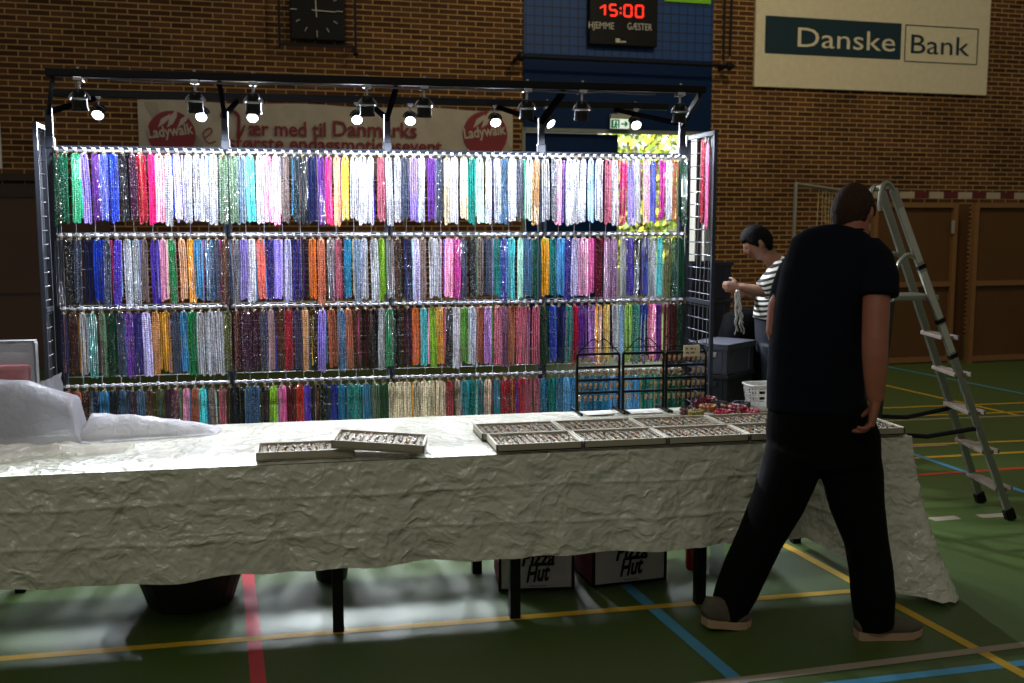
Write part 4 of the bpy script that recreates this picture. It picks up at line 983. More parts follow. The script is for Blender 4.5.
# ---------------------------------------------------------------- plastic and boxes at the left end
def film_mat(name, rgb, tr, rough=.25):
    m = bpy.data.materials.new(name); m.use_nodes = True; nt = m.node_tree; b = nt.nodes['Principled BSDF']; out = nt.nodes['Material Output']
    b.inputs['Base Color'].default_value = lin(rgb) + [1]; b.inputs['Roughness'].default_value = rough
    tc = nt.nodes.new('ShaderNodeTexCoord'); n = nt.nodes.new('ShaderNodeTexNoise'); n.inputs['Scale'].default_value = 22; n.inputs['Detail'].default_value = 6; n.inputs['Distortion'].default_value = 1
    nt.links.new(tc.outputs['Object'], n.inputs['Vector']); bp = nt.nodes.new('ShaderNodeBump'); bp.inputs['Strength'].default_value = .7; bp.inputs['Distance'].default_value = .02
    nt.links.new(n.outputs['Fac'], bp.inputs['Height']); nt.links.new(bp.outputs['Normal'], b.inputs['Normal'])
    t_ = nt.nodes.new('ShaderNodeBsdfTransparent'); tl = nt.nodes.new('ShaderNodeBsdfTranslucent'); tl.inputs['Color'].default_value = lin(rgb) + [1]
    s1 = nt.nodes.new('ShaderNodeMixShader'); s1.inputs[0].default_value = .35; nt.links.new(b.outputs[0], s1.inputs[1]); nt.links.new(tl.outputs[0], s1.inputs[2])
    s2 = nt.nodes.new('ShaderNodeMixShader'); s2.inputs[0].default_value = tr; nt.links.new(s1.outputs[0], s2.inputs[1]); nt.links.new(t_.outputs[0], s2.inputs[2]); nt.links.new(s2.outputs[0], out.inputs['Surface'])
    return m
m_bag = film_mat('milky_film', (178, 178, 184), .3); m_clear = film_mat('clear_film', (216, 208, 194), .42, .2); m_wfilm = film_mat('white_film', (216, 214, 220), .12)
def crumple(p, f, a, s=0): return Vector((mnoise.noise(p * f + Vector((s, 0, 9))), mnoise.noise(p * f + Vector((4, s, 0))), abs(mnoise.noise(p * f + Vector((0, 7, s)))))) * a
# cardboard box under the bag and the bag itself
bl = atz(2, 440, ZT2); 
q = MB(); q.box((-1.36, 5.145, ZT2 + .095), (.40, .10, .19), bev=.004)
tag(q.build('cardboard_box', mat('cardboard', (130, 116, 98), .8)), 'dull brown cardboard box at the left end under the milky plastic bag', 'box')
def bagfn(u, v):
    # a soft sagging hood: ridge falling to the right
    X = -1.75 + .80 * u; a = v * PI
    prof = [(0, .27), (.45, .275), (.7, .255), (.88, .21), (.965, .185), (.985, .06), (1, .0)]
    for (p_, h_), (p2, h2) in zip(prof, prof[1:]):
        if u <= p2: H = h_ + (h2 - h_) * (u - p_) / (p2 - p_); break
    y = 4.93 - .155 * math.cos(a) * (1 - .25 * u); z = ZT2 + .002 + H * (max(0, math.sin(a)) ** .45)
    p = Vector((X, y, z)); k = min(1, H * 8) * min(1, math.sin(a) * 4)
    return p + crumple(p, 4, .03 * k) + crumple(p, 13, .006 * k, 3)
q = MB(); q.grid(bagfn, 60, 40)
tag(q.build('plastic_bag', m_bag, origin=(-1.3, 5.0, ZT2), smooth=True, fix=False), 'large milky crumpled plastic bag at the left end of the table', 'plastic bag')
def shfn(u, v):
    X = -.96 + .60 * u - .03 * v; Y = 5.04 - .22 * v * (1 - .45 * u); h = .115 * math.sin(PI * min(1, v * 1.15 + .02)) ** .6 * (1 - u) ** .55 * min(1, u * 16) if v < .85 else 0
    p = Vector((X, Y, ZT2 + .003 + h)); return p + crumple(p, 11, .016 * (1 - .5 * u)) * (1 if 0 < v < 1 else 0)
q = MB(); q.grid(shfn, 50, 26)
tag(q.build('plastic_sheet', m_wfilm, origin=(-.75, 4.93, ZT2), smooth=True, fix=False), 'folded white plastic sheet lying on the cloth right of the bag', 'plastic sheet')
def flfn(u, v):
    X = -1.75 + 1.02 * u; Y = 4.78 - .40 * v * (1 - .6 * u); h = .055 * math.sin(PI * v) * (1 - u) + .09 * max(0, 1 - u * 2.6) * math.sin(PI * min(1, v * 1.2)) ** .7
    p = Vector((X, Y, ZT2 + .004 + h)); return p + crumple(p, 7, .045 * (1 - u * .6)) + crumple(p, 18, .012)
q = MB(); q.grid(flfn, 60, 30)
tag(q.build('plastic_sheet', m_clear, origin=(-1.3, 4.6, ZT2), smooth=True, fix=False), 'clear crinkled packing film spread in front of the plastic bag', 'plastic sheet')
# pink goods in a clear zip pouch, standing on the far end
pz = aty(16, 383, 5.32)
t = thing('zip_pouch', 'clear plastic pouch with pink contents standing at the far left', 'pouch', (-1.36, 5.145, ZT2 + .19))
zb = ZT2 + .19; q = MB(); q.box((-1.36, 5.145, zb + .066), (.28, .05, .125), bev=.02); q.build('pink_contents', mat('pink_felt', (196, 96, 100), .8, bump=.3), t)
q = MB(); q.grid(lambda u, v: (-1.52 + .325 * u, 5.11 - .008 * math.sin(v * PI) + .004 * math.sin(u * 20), zb + .002 + .235 * v), 24, 14); q.grid(lambda u, v: (-1.52 + .325 * u, 5.182 - .02 * v, zb + .002 + .235 * v), 24, 14); q.build('pouch_film', film_mat('pouch_film', (190, 190, 192), .72, .2), t, smooth=True, fix=False)
q = MB(); q.box((-1.3575, 5.145, zb + .235), (.33, .06, .012)); q.bar((-1.195, 5.145, zb), (-1.195, 5.145, zb + .23), .012, .05); q.build('zip_edge', mat('grey_zip', (110, 110, 112), .5), t)
q = MB(); q.grid(lambda u, v: Vector((-1.19 + .1 * u, 5.14 + .03 * v, ZT2 + .004 + .22 * v + .05 * u * v)) + crumple(Vector((u, v, 0)), 5, .02) * v, 12, 8)
tag(q.build('foil_sleeve', m_bag, smooth=True, fix=False), 'silvery plastic sleeve poking out behind the milky bag', 'plastic sleeve')

# ================================================================ UNDER THE TABLE
m_wbag = mat('bag_white', (176, 172, 176), .45, bump=.25, bscale=9); m_bred = mat('bag_red', (136, 72, 88), .7, spec=.2)
def courier_bag(fl, fr, dep, h, label):
    a = atz(*fl); b = atz(*fr); ux = (b - a).normalized(); uy = Vector((-ux.y, ux.x, 0)); w = (b - a).length
    M4 = Matrix((ux, uy, Vector((0, 0, 1)))).transposed().to_4x4(); M4.translation = a + Vector((0, 0, .002))
    p = M4 @ Vector((w / 2, dep / 2, 0)); t = thing('delivery_bag', label, 'delivery bag', p, 'insulated delivery bags under the table')
    q = MB(); q.box((w / 2, .012, h / 2), (w - .02, .024, h - .01), bev=.008); q.v = [M4 @ v for v in q.v]; q.build('front_panel', m_wbag, t)
    q = MB(); q.box((w / 2, dep / 2 + .012, h / 2), (w, dep - .02, h - .006), bev=.012); q.v = [M4 @ v for v in q.v]; q.build('body', m_bred, t)
    q = MB()
    for x in (.004, w - .004): q.bar((x, .004, 0), (x, .004, h), .012, .012)
    q.bar((0, .004, .006), (w, .004, .006), .01, .012); q.v = [M4 @ v for v in q.v]; q.build('piping', black, t)
    q = MB(); n = M4.to_3x3() @ Vector((0, -1, 0))
    q.text('Pizza', .115, M4 @ Vector((w * .30, -.003, .122)), right=ux, up=(0, 0, 1), width=w * .44, shear=.3, bold=.0035, depth=.001)
    q.text('Hut', .115, M4 @ Vector((w * .36, -.003, .042)), right=ux + Vector((0, 0, .08)), up=(0, 0, 1), width=w * .32, shear=.3, bold=.0035, depth=.001)
    for i in range(10): q.box(M4 @ Vector((w * .42 + i * .008, -.001, .022)), (.005, .001, .004))
    q.build('lettering', black, t)
courier_bag((499, 592), (574, 589.5), .30, .36, 'white fronted delivery bag behind the table leg, left of two')
courier_bag((593, 588), (666, 580), .30, .36, 'white fronted delivery bag under the table, right of two')
p = atz(691.5, 569); t = thing('soda_bottle', 'small red drink bottle on the floor under the table', 'bottle', p)
q = MB(); q.lathe([(.0, 0), (.028, .002), (.031, .012), (.031, .1), (.027, .112), (.012, .15), (.012, .17)], 14, Matrix.Translation(p)); q.build('body', mat('red_label', (150, 16, 26), .35), t, smooth=True)
q = MB(); q.lathe([(.015, .168), (.015, .188), (0, .189)], 12, Matrix.Translation(p)); q.build('cap', black, t)
p = atz(716.5, 575); t = thing('water_bottle', 'clear plastic water bottle on the floor beside the table leg', 'bottle', p)
q = MB(); q.lathe([(0, .004), (.03, .002), (.036, .012), (.034, .05), (.036, .06), (.034, .12), (.036, .13), (.034, .19), (.016, .235), (.015, .255)], 16, Matrix.Translation(p), caps=False); q.build('body', film_mat('clear_pet', (150, 156, 156), .6, .1), t, smooth=True)
q = MB(); q.lathe([(.017, .25), (.017, .27), (0, .271)], 12, Matrix.Translation(p)); q.build('cap', mat('cap_blue', (60, 80, 120), .4), t)
m_tub = mat('tub_rubber', (16, 17, 20), .6)
for (px, py, rb_, rt_, h, lb) in ((189, 609, .19, .29, .30, 'large black rubber tub on the floor under the left table'), (332, 581, .075, .11, .26, 'small black rubber tub on the floor behind the middle table leg')):
    p = atz(px, py); p.y += rb_ * .6
    t = thing('rubber_tub', lb, 'tub', p, 'black tubs under the table')
    q = MB(); q.lathe([(0, .001), (rb_ * .96, .001), (rb_, .01), (rt_, h), (rt_ - .01, h), (rb_ - .012, .02), (0, .02)], 28, Matrix.Translation(p), caps=False); q.build('body', m_tub, t, smooth=False)
    q = MB(); q.tube([p + Vector((rt_ * math.cos(2 * PI * k / 28), rt_ * math.sin(2 * PI * k / 28), h)) for k in range(28)], .009, 6, closed=True); q.build('rim', m_tub, t)

# ================================================================ CRATES BEHIND THE RACK
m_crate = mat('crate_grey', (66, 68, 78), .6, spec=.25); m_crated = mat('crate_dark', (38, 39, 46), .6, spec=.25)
def crate(c, w, d, h, rz, m, label, lid=False):
    t = thing('plastic_crate', label, 'crate', c, 'stacking crates behind the rack'); rot = Matrix.Rotation(rz, 4, 'Z'); M4 = Matrix.Translation(c) @ rot
    def fin(q): q.v = [M4 @ v for v in q.v]; return q
    q = MB(); k = .016
    q.box((0, 0, .006), (w - .03, d - .03, .012))
    for s in (-1, 1):
        q.box((0, s * (d / 2 - k), h / 2), (w - 2 * k, .006, h)); q.box((s * (w / 2 - k), 0, h / 2), (.006, d - 2 * k, h))
        for x in (-.3, .3): q.box((x * w, s * (d / 2 - k / 2 - .003), h / 2), (.014, .010, h - .02))
        q.box((s * (w / 2 - k / 2 - .003), -.32 * d, h / 2), (.010, .014, h - .02)); q.box((s * (w / 2 - k / 2 - .003), .32 * d, h / 2), (.010, .014, h - .02))
    fin(q).build('walls', m, t)
    q = MB()
    for s in (-1, 1): q.box((0, s * (d / 2 - .008), h - .014), (w, .016, .026), bev=.003); q.box((s * (w / 2 - .008), 0, h - .014), (.016, d - .03, .026), bev=.003)
    fin(q).build('rim', m, t)
    q = MB()
    for s in (-1, 1): q.box((s * (w / 2 - .004), 0, h - .062), (.012, .13, .032), bev=.004)
    fin(q).build('handle', mat('handle_pale', (120, 116, 108), .5) if lid else m, t)
    if lid:
        q = MB(); q.box((0, 0, h + .006), (w + .006, d + .006, .016), bev=.004); fin(q).build('lid', m, t)
YC = 6.75; kz = aty(738, 405, YC - .2)
cx, cy = aty(722, 380, YC).x, YC
z = 0.0; zl = aty(738, 375.5, YC - .25).z; zt2 = aty(738, 344, YC - .25).z
hs = zl / 3
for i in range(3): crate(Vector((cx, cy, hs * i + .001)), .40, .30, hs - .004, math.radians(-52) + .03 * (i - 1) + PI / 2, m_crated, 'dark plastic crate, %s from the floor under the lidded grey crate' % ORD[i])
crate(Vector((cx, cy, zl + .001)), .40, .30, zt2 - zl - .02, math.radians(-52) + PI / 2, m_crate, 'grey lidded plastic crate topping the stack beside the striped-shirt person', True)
cx2, cy2 = aty(699, 300, 7.6).x, 7.6
ztop = aty(718, 262, 7.45).z; hs = ztop / 5
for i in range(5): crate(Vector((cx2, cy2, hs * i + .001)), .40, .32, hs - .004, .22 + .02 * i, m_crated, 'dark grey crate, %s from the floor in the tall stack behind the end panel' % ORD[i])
# black shoulder bag on a crate behind
q = MB(); pb3 = aty(747, 342, 7.1)
q.loft([((pb3.x, 7.12, 0.001), .2, .13), ((pb3.x, 7.12, .3), .21, .14), ((pb3.x, 7.12, pb3.z + .05), .2, .13), ((pb3.x, 7.12, pb3.z + .2), .16, .10), ((pb3.x, 7.12, pb3.z + .24), .08, .06)], 20, pw=3)
tag(q.build('black_sack', mat('black_nylon', (11, 11, 13), .8, bump=.4, bscale=14, spec=.1), smooth=True), 'tall black nylon sack standing behind the lidded grey crate', 'bag')

# ================================================================ STEPLADDER
m_alu = mat('aluminium', (150, 152, 140), .3, .85); m_rung = mat('tread_grey', (112, 100, 88), .6, .2)
F1, F2 = Vector((4.03, 5.25, 0)), Vector((4.10, 5.62, 0))
T1, T2 = aty(893, 189, 5.32), aty(882, 192, 5.56); 
t = thing('stepladder', 'tall aluminium stepladder standing open behind the man at right', 'ladder', (3.6, 5.45, 0))
for a, b in ((F1, T1), (F2, T2)):
    q = MB(); q.bar(a + (b - a) * .02, b, .024, .044, up=(1, 0, 0), bev=.004); q.build('rail', m_alu, t)
    q = MB(); q.bar(a, a + (b - a) * .035, .036, .062, up=(1, 0, 0), bev=.008); q.build('foot', black, t)
def rail_at(a, b, z): return a + (b - a) * ((z - a.z) / (b.z - a.z))
def z_at(py):
    lo, hi = 0.0, T1.z
    for _ in range(40):
        m_ = (lo + hi) / 2; p = rail_at(F1, T1, m_); v = p - CAM; y = 341.5 - FPX * v.dot(UP) / v.dot(FW)
        if y > py: lo = m_
        else: hi = m_
    return lo
for py in (338, 375, 413, 452, 489):
    z = z_at(py); q = MB(); a, b = rail_at(F1, T1, z), rail_at(F2, T2, z); q.bar(a + Vector((0, -.01, 0)), b + Vector((0, .01, 0)), .07, .022, bev=.004)
    q.box((a + b) / 2 + Vector((.038, 0, 0)), (.01, (b - a).length + .0, .026)); q.build('tread', m_rung, t)
zp = z_at(298); a, b = rail_at(F1, T1, zp), rail_at(F2, T2, zp)
q = MB(); q.box(((a.x + b.x) / 2 - .12, (a.y + b.y) / 2, zp), (.28, abs(b.y - a.y) - .03, .03), bev=.006); q.build('platform', m_alu, t)
for A, B in ((F1, T1), (F2, T2)):
    q = MB(); p = rail_at(A, B, zp + .22); e = Vector((p.x - .17, p.y, zp + .02))
    q.tube(smoothp([p, p + Vector((-.07, 0, .02)), p + Vector((-.13, 0, -.05)), e]), .013, 8)
    q.build('side_handle', m_alu, t)
q = MB(); c1, c2 = T1, T2
for A, B in ((F1, T1), (F2, T2)):
    d = (B - A).normalized(); q.tube(smoothp([B - d * .02, B + d * .03 + Vector((-.012, 0, .0)), B + Vector((-.06, 0, .02)), B + Vector((-.075, 0, -.06)), B + Vector((-.07, 0, -.12))]), .0145, 8)
q.tube([T1 + Vector((-.03, 0, .02)), T2 + Vector((-.03, 0, .02))], .016, 8)
q.build('top_hoop', m_alu, t)
q = MB(); nn = Vector((-.1, -1, 0)).normalized()
for y0_, y1_ in ((208, 262), (272, 318), (325, 352)):
    a_, b_ = rail_at(F1, T1, z_at(y0_)), rail_at(F1, T1, z_at(y1_)); q = MB(); q.bar(a_ + nn * .013, b_ + nn * .013, .0015, .034, up=(1, 0, 0)); q.build('label_strip', mat('strip_pale', (176, 174, 164), .6), t)
for y0_ in (267, 321, 356):
    a_ = rail_at(F1, T1, z_at(y0_)); d_ = (T1 - F1).normalized(); q = MB(); q.bar(a_ - d_ * .012, a_ + d_ * .012, .03, .05, up=(1, 0, 0)); q.build('joint_band', black, t)
q = MB(); ra = []
for y, A in ((5.36, T1), (5.60, T2)):
    ft = Vector((3.16, y, 0)); pr_ = rail_at(*((F1, T1), (F2, T2))[len(ra)], zp); tp = Vector((pr_.x - .24, pr_.y - (.03 if len(ra) else -.03), zp - .02)); q.bar(ft, tp, .03, .045, up=(1, 0, 0)); ra.append((ft, tp))
q.bar(rail_at(*ra[0], .5), rail_at(*ra[1], .5), .02, .03); q.build('rear_frame', m_alu if False else mat('dark_alu', (60, 60, 58), .4, .6), t)
for i, (A, B) in enumerate(((F1, T1), (F2, T2))):
    zz1 = z_at(428 - 10 * i); q = MB(); p = rail_at(A, B, zz1 ); e = rail_at(*ra[i], zz1 - .02)
    q.tube([p, p.lerp(e, .5) + Vector((0, 0, -.035)), e], .014, 6); q.build('spreader_strap', black, t)
# ================================================================ PEOPLE
def head_pts(face, pitch, c, sc, hair, fringe=.5, hth=.013):
    f = Vector((face[0], face[1], 0)).normalized(); r = Vector((f.y, -f.x, 0)); u = Vector((0, 0, 1))
    rot = Matrix((r, f, u)).transposed(); rot = rot @ Matrix.Rotation(-pitch, 3, 'X')
    c = Vector(c); nu, nv = 48, 36; out = []
    def g(a, s): return math.exp(-(a / s) ** 2)
    for j in range(nv + 1):
        th = PI * (j + .0) / nv
        for i in range(nu):
            ph = 2 * PI * i / nu
            dx, dy, dz = math.sin(th) * math.sin(ph), math.sin(th) * math.cos(ph), math.cos(th)
            x, y, z = .076 * dx, .096 * dy, .118 * dz
            if dz < 0:
                x *= 1 - .30 * (-dz) ** 1.5
                if dy < 0: y *= 1 - .38 * (-dz)
                else: y *= 1 - .04 * (-dz)
            if dy > 0:
                y += .024 * g(dx, .13) * g(dz + .16, .15) + .010 * g(dx, .1) * g(dz - .03, .14)
                y += .004 * g(dz - .2, .09) - .009 * g(abs(dx) - .33, .15) * g(dz - .07, .09)
                y += .006 * g(dx, .28) * g(dz + .5, .07) + .006 * g(dx, .26) * g(dz + .6, .05) - .004 * g(dx, .25) * g(dz + .545, .02) + .010 * g(dx, .3) * g(dz + .84, .13)
            if hair:
                az = abs((ph + PI) % (2 * PI) - PI); HL = ((0, fringe), (.75, fringe), (1.1, .12), (1.3, -.12), (1.48, -.1), (1.55, .14), (1.78, .14), (1.9, -.4), (2.3, -.66), (PI, -.74)); line = -.7
                for (a0, l0), (a1, l1) in zip(HL, HL[1:]):
                    if az <= a1: line = l0 + (l1 - l0) * (az - a0) / (a1 - a0); break
                k = max(-1, min(1, (dz - line) / .12)); h = hth * k if k > 0 else -.012
                h += .0018 * mnoise.noise(Vector((dx * 14, dy * 14, dz * 5))) if k > 0 else 0
                n = Vector((x, y, z)).normalized(); x, y, z = x + n.x * h, y + n.y * h, z + n.z * h
            out.append(c + rot @ (Vector((x, y, z)) * sc))
    fs = [[j * nu + i, (j + 1) * nu + i, (j + 1) * nu + (i + 1) % nu, j * nu + (i + 1) % nu] for j in range(nv) for i in range(nu)]
    return out, fs, rot
def add_head(mb, face, pitch, c, sc=1.0):
    v, f, rot = head_pts(face, pitch, c, sc, False); mb.add(v, f)
    for s in (-1, 1):
        e = Vector(c) + rot @ (Vector((s * .079, -.006, -.002)) * sc)
        mb.ball(e, (.011 * sc, .02 * sc, .032 * sc), 10, mtx=rot @ Matrix.Rotation(s * .35, 3, 'Z')); mb.ball(e + rot @ (Vector((0, .004, -.026)) * sc), .009 * sc, 8)
    return rot
def add_hand(mb, W, d, back, side, sc=1.0, curl=(.35, .4, .45, .5), thumb=.5):
    """palm, four fingers of different lengths and a thumb that leaves the side of the palm"""
    W = Vector(W); d = Vector(d).normalized(); side = Vector(side); side = (side - d * side.dot(d)).normalized(); b = Vector(back); b = (b - d * b.dot(d) - side * b.dot(side)).normalized()
    mb.loft([(W - d * .03 * sc, .027 * sc, .021 * sc), (W, .029 * sc, .02 * sc), (W + d * .03 * sc, .038 * sc, .017 * sc), (W + d * .07 * sc, .042 * sc, .015 * sc), (W + d * .096 * sc, .040 * sc, .012 * sc)], 14, ref=side)
    for k, (o, L, r) in enumerate(((.030, .072, .0092), (.0105, .080, .0095), (-.0095, .075, .0092), (-.029, .058, .0082))):
        p = W + d * (.085 + (.004 if k in (1, 2) else -.004)) * sc + side * o * sc; dd = d + side * (.05 - .035 * k); dd.normalize(); pts = [p]; rs = [r * sc]
        ang = 0
        for ph, fr in enumerate((.45, .31, .24)):
            ang += curl[k] * (1.0, 1.25, .8)[ph]; v = dd * math.cos(ang) - b * math.sin(ang)
            for s_ in (.5, 1.0): pts.append(pts[-1] + v * L * fr * .5 * sc); rs.append(r * sc * (1 - .09 * (ph + s_)))
        mb.tube(pts, rs, 8); mb.ball(pts[-1], rs[-1], 8)
    p = W + d * .025 * sc + side * .030 * sc; v1 = (d * .62 + side * .62 - b * .3).normalized(); v2 = (d * (1 - thumb * .3) + side * .15 - b * thumb).normalized()
    pts = [p, p + v1 * .022 * sc, p + v1 * .042 * sc, p + v1 * .042 * sc + v2 * .018 * sc, p + v1 * .042 * sc + v2 * .034 * sc]
    mb.tube(pts, [.014 * sc, .0125 * sc, .0108 * sc, .0102 * sc, .0085 * sc], 8); mb.ball(pts[-1], .0085 * sc, 8)
def shoe(t, heel, toe, lift, m_up, m_sole, w=.05, ht=.10):
    heel = Vector(heel); toe = Vector(toe); d = toe - heel; L = d.length; d = d.normalized(); s = Vector((d.y, -d.x, 0)).normalized()
    hz = Vector((0, 0, lift))
    def at(u, z): return heel + d * L * u + hz * max(0, 1 - u / .7) + Vector((0, 0, z))
    prof = [(.0, .022, .05), (.04, .034, .062), (.14, .037, ht), (.3, .039, ht * .96), (.45, .043, .082), (.62, .048, .066), (.8, .046, .054), (.93, .036, .044), (1.0, .016, .032)]
    q = MB(); q.loft([(at(u, .016 + h / 2), hw, h / 2, tuple(s)) for u, hw, h in prof], 18, ref=tuple(s), pw=2.4); q.build('shoe', m_up, t, smooth=True)
    sh = t.children[-1]
    q = MB(); n = len(prof); a = []; b = []
    out = [(u, hw + .005) for u, hw, h in prof]; lp = [(u, h_) for u, h_ in out] + [(u, -h_) for u, h_ in out[::-1]]
    lo = [at(u, .001 + (.012 * max(0, (u - .8) / .2))) + s * h_ for u, h_ in lp]; hi = [at(u, .03 + (.006 if u < .2 else 0) + .008 * max(0, (u - .8) / .2)) + s * h_ for u, h_ in lp]
    N = len(lp); q.add(lo + hi, [list(range(N))[::-1], [N + i for i in range(N)]] + [[i, (i + 1) % N, N + (i + 1) % N, N + i] for i in range(N)])
    q.build('sole', m_sole, t)
m_skin = mat('skin', (150, 92, 68), .55, var=.12, scale=20); m_skin2 = mat('skin_light', (116, 77, 56), .55, var=.1, scale=20)
m_tee = mat('black_cotton', (13, 16, 25), .9, var=.25, scale=8, bump=.25, bscale=12, spec=.1); m_trs = mat('black_twill', (8, 8, 9), .9, var=.2, scale=10, bump=.3, bscale=14, spec=.1)
m_hair = mat('hair_brown', (52, 36, 27), .8, var=.4, scale=70, bump=.6, bscale=160, spec=.1); m_hair2 = mat('hair_black', (12, 10, 9), .75, var=.4, scale=60, bump=.8, bscale=120, spec=.06)
m_shoe = mat('shoe_grey', (78, 72, 60), .8, var=.2, scale=30); m_sole = mat('sole_beige', (160, 134, 106), .7)

# ---- the man in black, walking to the right and looking away
YM = 3.95
def P(px, py, dy=0.0): return aty(px, py, YM + dy)
RV = Vector((.90, -.43, 0)).normalized(); S = 1 / 244.0
man = thing('person', 'man in black t-shirt and trousers walking past the table, seen from behind', 'person', (atz(812, 634).x, YM, 0))
hc = P(853, 213.5, .02); FD = (.78, .62)
body = MB()
add_head(body, FD, 0.24, hc, .98)
body.loft([(P(853, 220, .0), .066, .068), (P(852, 230, 0), .069, .07), (P(848, 240, 0), .08, .075), (P(845, 250), .15, .08)], 16, ref=tuple(RV))
body.loft([(P(843, 250), .17, .085), (P(836, 275), .19, .105), (P(820, 310), .165, .115), (P(816, 380), .17, .115), (P(818, 420), .19, .12), (P(822, 450), .20, .12)], 20, ref=tuple(RV))
# right arm hanging at the near side, elbow slightly bent
ra_ = [(868, 258, -.13, .055), (877, 280, -.17, .054), (876, 312, -.21, .053), (875, 340, -.235, .051), (875, 356, -.245, .050), (875, 376, -.25, .044), (875, 393, -.25, .035), (876, 400, -.25, .032)]
body.tube([P(x, y, dy) for x, y, dy, r in ra_], [r for *_, r in ra_], 14)
add_hand(body, P(876, 400, -.25), (-.10, .10, -1), (.80, -.55, .05), (.45, .85, 0), 1.08, curl=(.42, .5, .55, .6), thumb=.55)
la_ = [(800, 260, .08, .052), (788, 282, .10, .05), (779, 306, .08, .046), (776, 330, .06, .043), (781, 350, .14, .036), (790, 372, .22, .028)]
body.tube([P(x, y, dy) for x, y, dy, r in la_], [r for *_, r in la_], 12)
add_hand(body, P(790, 372, .22), (.4, .5, -.9), (-.8, .3, 0), (.3, .8, .3), 1.0)
for leg in (((800, 455, .02, .085), (782, 495, .05, .075), (757, 548, .09, .055), (738, 590, .12, .045), (726, 617, .13, .04)), ((846, 455, -.02, .085), (857, 505, -.05, .075), (868, 550, -.09, .055), (873, 595, -.12, .045), (874, 624, -.12, .04))):
    body.tube([P(x, y, dy) for x, y, dy, r in leg], [r for *_, r in leg], 12)
fuse('body', body, m_skin, man, .006, 3)
q = MB(); v, f_, _ = head_pts(FD, 0.24, hc, .98, True, .55, .012); q.add(v, f_); q.build('hair', m_hair, man, smooth=True)
q = MB()
q.loft([(P(850, 229), .068, .074), (P(848, 235), .125, .09), (P(845, 243), .175, .105), (P(841, 254), .208, .122), (P(836, 268), .205, .135), (P(827, 285), .195, .14), (P(820, 310), .186, .145), (P(816, 345), .19, .145), (P(815, 380), .195, .145), (P(815, 409), .196, .14)], 28, ref=tuple(RV), pw=2.3)
q.tube([P(864, 250, -.08), P(874, 262, -.13), P(879, 278, -.175), P(879, 297, -.195)], [.075, .08, .078, .076], 18)
q.tube([P(806, 256, .06), P(793, 274, .09), P(786, 290, .10), P(782, 306, .09)], [.07, .068, .063, .06], 16)
fuse('t_shirt', q, m_tee, man, .009, 4)
q = MB(); q.tube([P(850, 228.5) + RV * .064 * math.cos(a) + Vector((.43, .90, 0)) * .066 * math.sin(a) + Vector((0, 0, .006 * math.sin(a))) for a in [2 * PI * k / 24 for k in range(24)]], .008, 6, closed=True); q.build('collar', m_tee, man, smooth=True)
q = MB()
q.loft([(P(815, 400), .190, .13), (P(818, 420), .215, .145), (P(823, 442), .232, .15), (P(825, 462), .225, .145)], 26, ref=tuple(RV), pw=2.3)
LL = [(797, 448, .02, .125, .135), (787, 478, .04, .12, .125), (778, 502, .06, .112, .115), (760, 538, .09, .098, .10), (746, 568, .11, .096, .095), (736, 592, .125, .092, .092), (728, 611, .13, .078, .085), (727, 617, .13, .074, .08)]
RL = [(846, 448, -.02, .135, .135), (853, 478, -.04, .125, .125), (857, 505, -.06, .112, .115), (866, 540, -.09, .09, .10), (871, 570, -.11, .089, .095), (873, 596, -.12, .09, .094), (874, 616, -.12, .082, .09), (875, 626, -.12, .078, .085)]
for Lg in (LL, RL): q.loft([(P(x, y, dy), w_, d_) for x, y, dy, w_, d_ in Lg], 20, ref=tuple(RV))
fuse('trousers', q, m_trs, man, .009, 5)
h1 = atz(856, 638); h1.z = 0; t1 = atz(920, 635); t1.z = 0
shoe(man, h1, t1, 0.0, m_shoe, m_sole, ht=.115)
h2 = atz(704, 631); t2 = atz(752, 627); t2.y += .03; h2.z = t2.z = 0
shoe(man, h2, t2, .025, m_shoe, m_sole, ht=.115)

# ---- the dark haired person in a striped top sorting strands behind the rack
YP = 6.75
def Q(px, py, dy=0.0): return aty(px, py, YP + dy)
S2 = 1 / 146.0; FX = Vector((-.97, .24, 0)); RX = Vector((.24, .97, 0))
per = thing('person', 'dark haired person in striped top and jeans looking down behind the rack', 'person', (atz(780, 473).x * .0 + Q(780, 400).x, YP, 0))
body = MB(); hc2 = Q(758.5, 243.5, 0)
add_head(body, (-.97, .2), .50, hc2, .98)
body.loft([(Q(764, 249), .052, .055), (Q(771, 257), .054, .056), (Q(777, 263), .07, .065), (Q(782, 268), .13, .07)], 14, ref=tuple(RX))
body.loft([(Q(783, 268), .14, .075), (Q(785, 285), .165, .095), (Q(778, 305), .15, .10), (Q(775, 322), .145, .10), (Q(777, 345), .16, .105)], 18, ref=tuple(RX))
for (sh_, el, wr, dyw) in (((783, 271, -.16), (766, 292, -.20), (741, 287, -.12), 0), ((782, 270, .16), (768, 296, .16), (744, 293, .02), 1)):
    A, B, C_ = Q(*sh_), Q(*el), Q(*wr)
    body.tube([A, A.lerp(B, .5), B, B.lerp(C_, .3), B.lerp(C_, .75), C_], [.05, .046, .041, .041, .032, .026], 12)
    add_hand(body, C_, (C_ - B) + Vector((0, .0, -.03)), (0, -.9 if not dyw else .6, .6), (-.2, .2, 1), .95, curl=(.55, .6, .65, .7), thumb=.7)
for s in (-.09, .09): body.tube([Q(777, 345, s), Q(776, 395, s), Q(778, 440, s), Q(778, 466, s)], [.08, .06, .05, .042], 12)
fuse('body', body, m_skin2, per, .006, 3)
q = MB(); v, f_, _ = head_pts((-.97, .2), .50, hc2, .98, True, .36, .02); q.add(v, f_); q.build('hair', m_hair2, per, smooth=True)
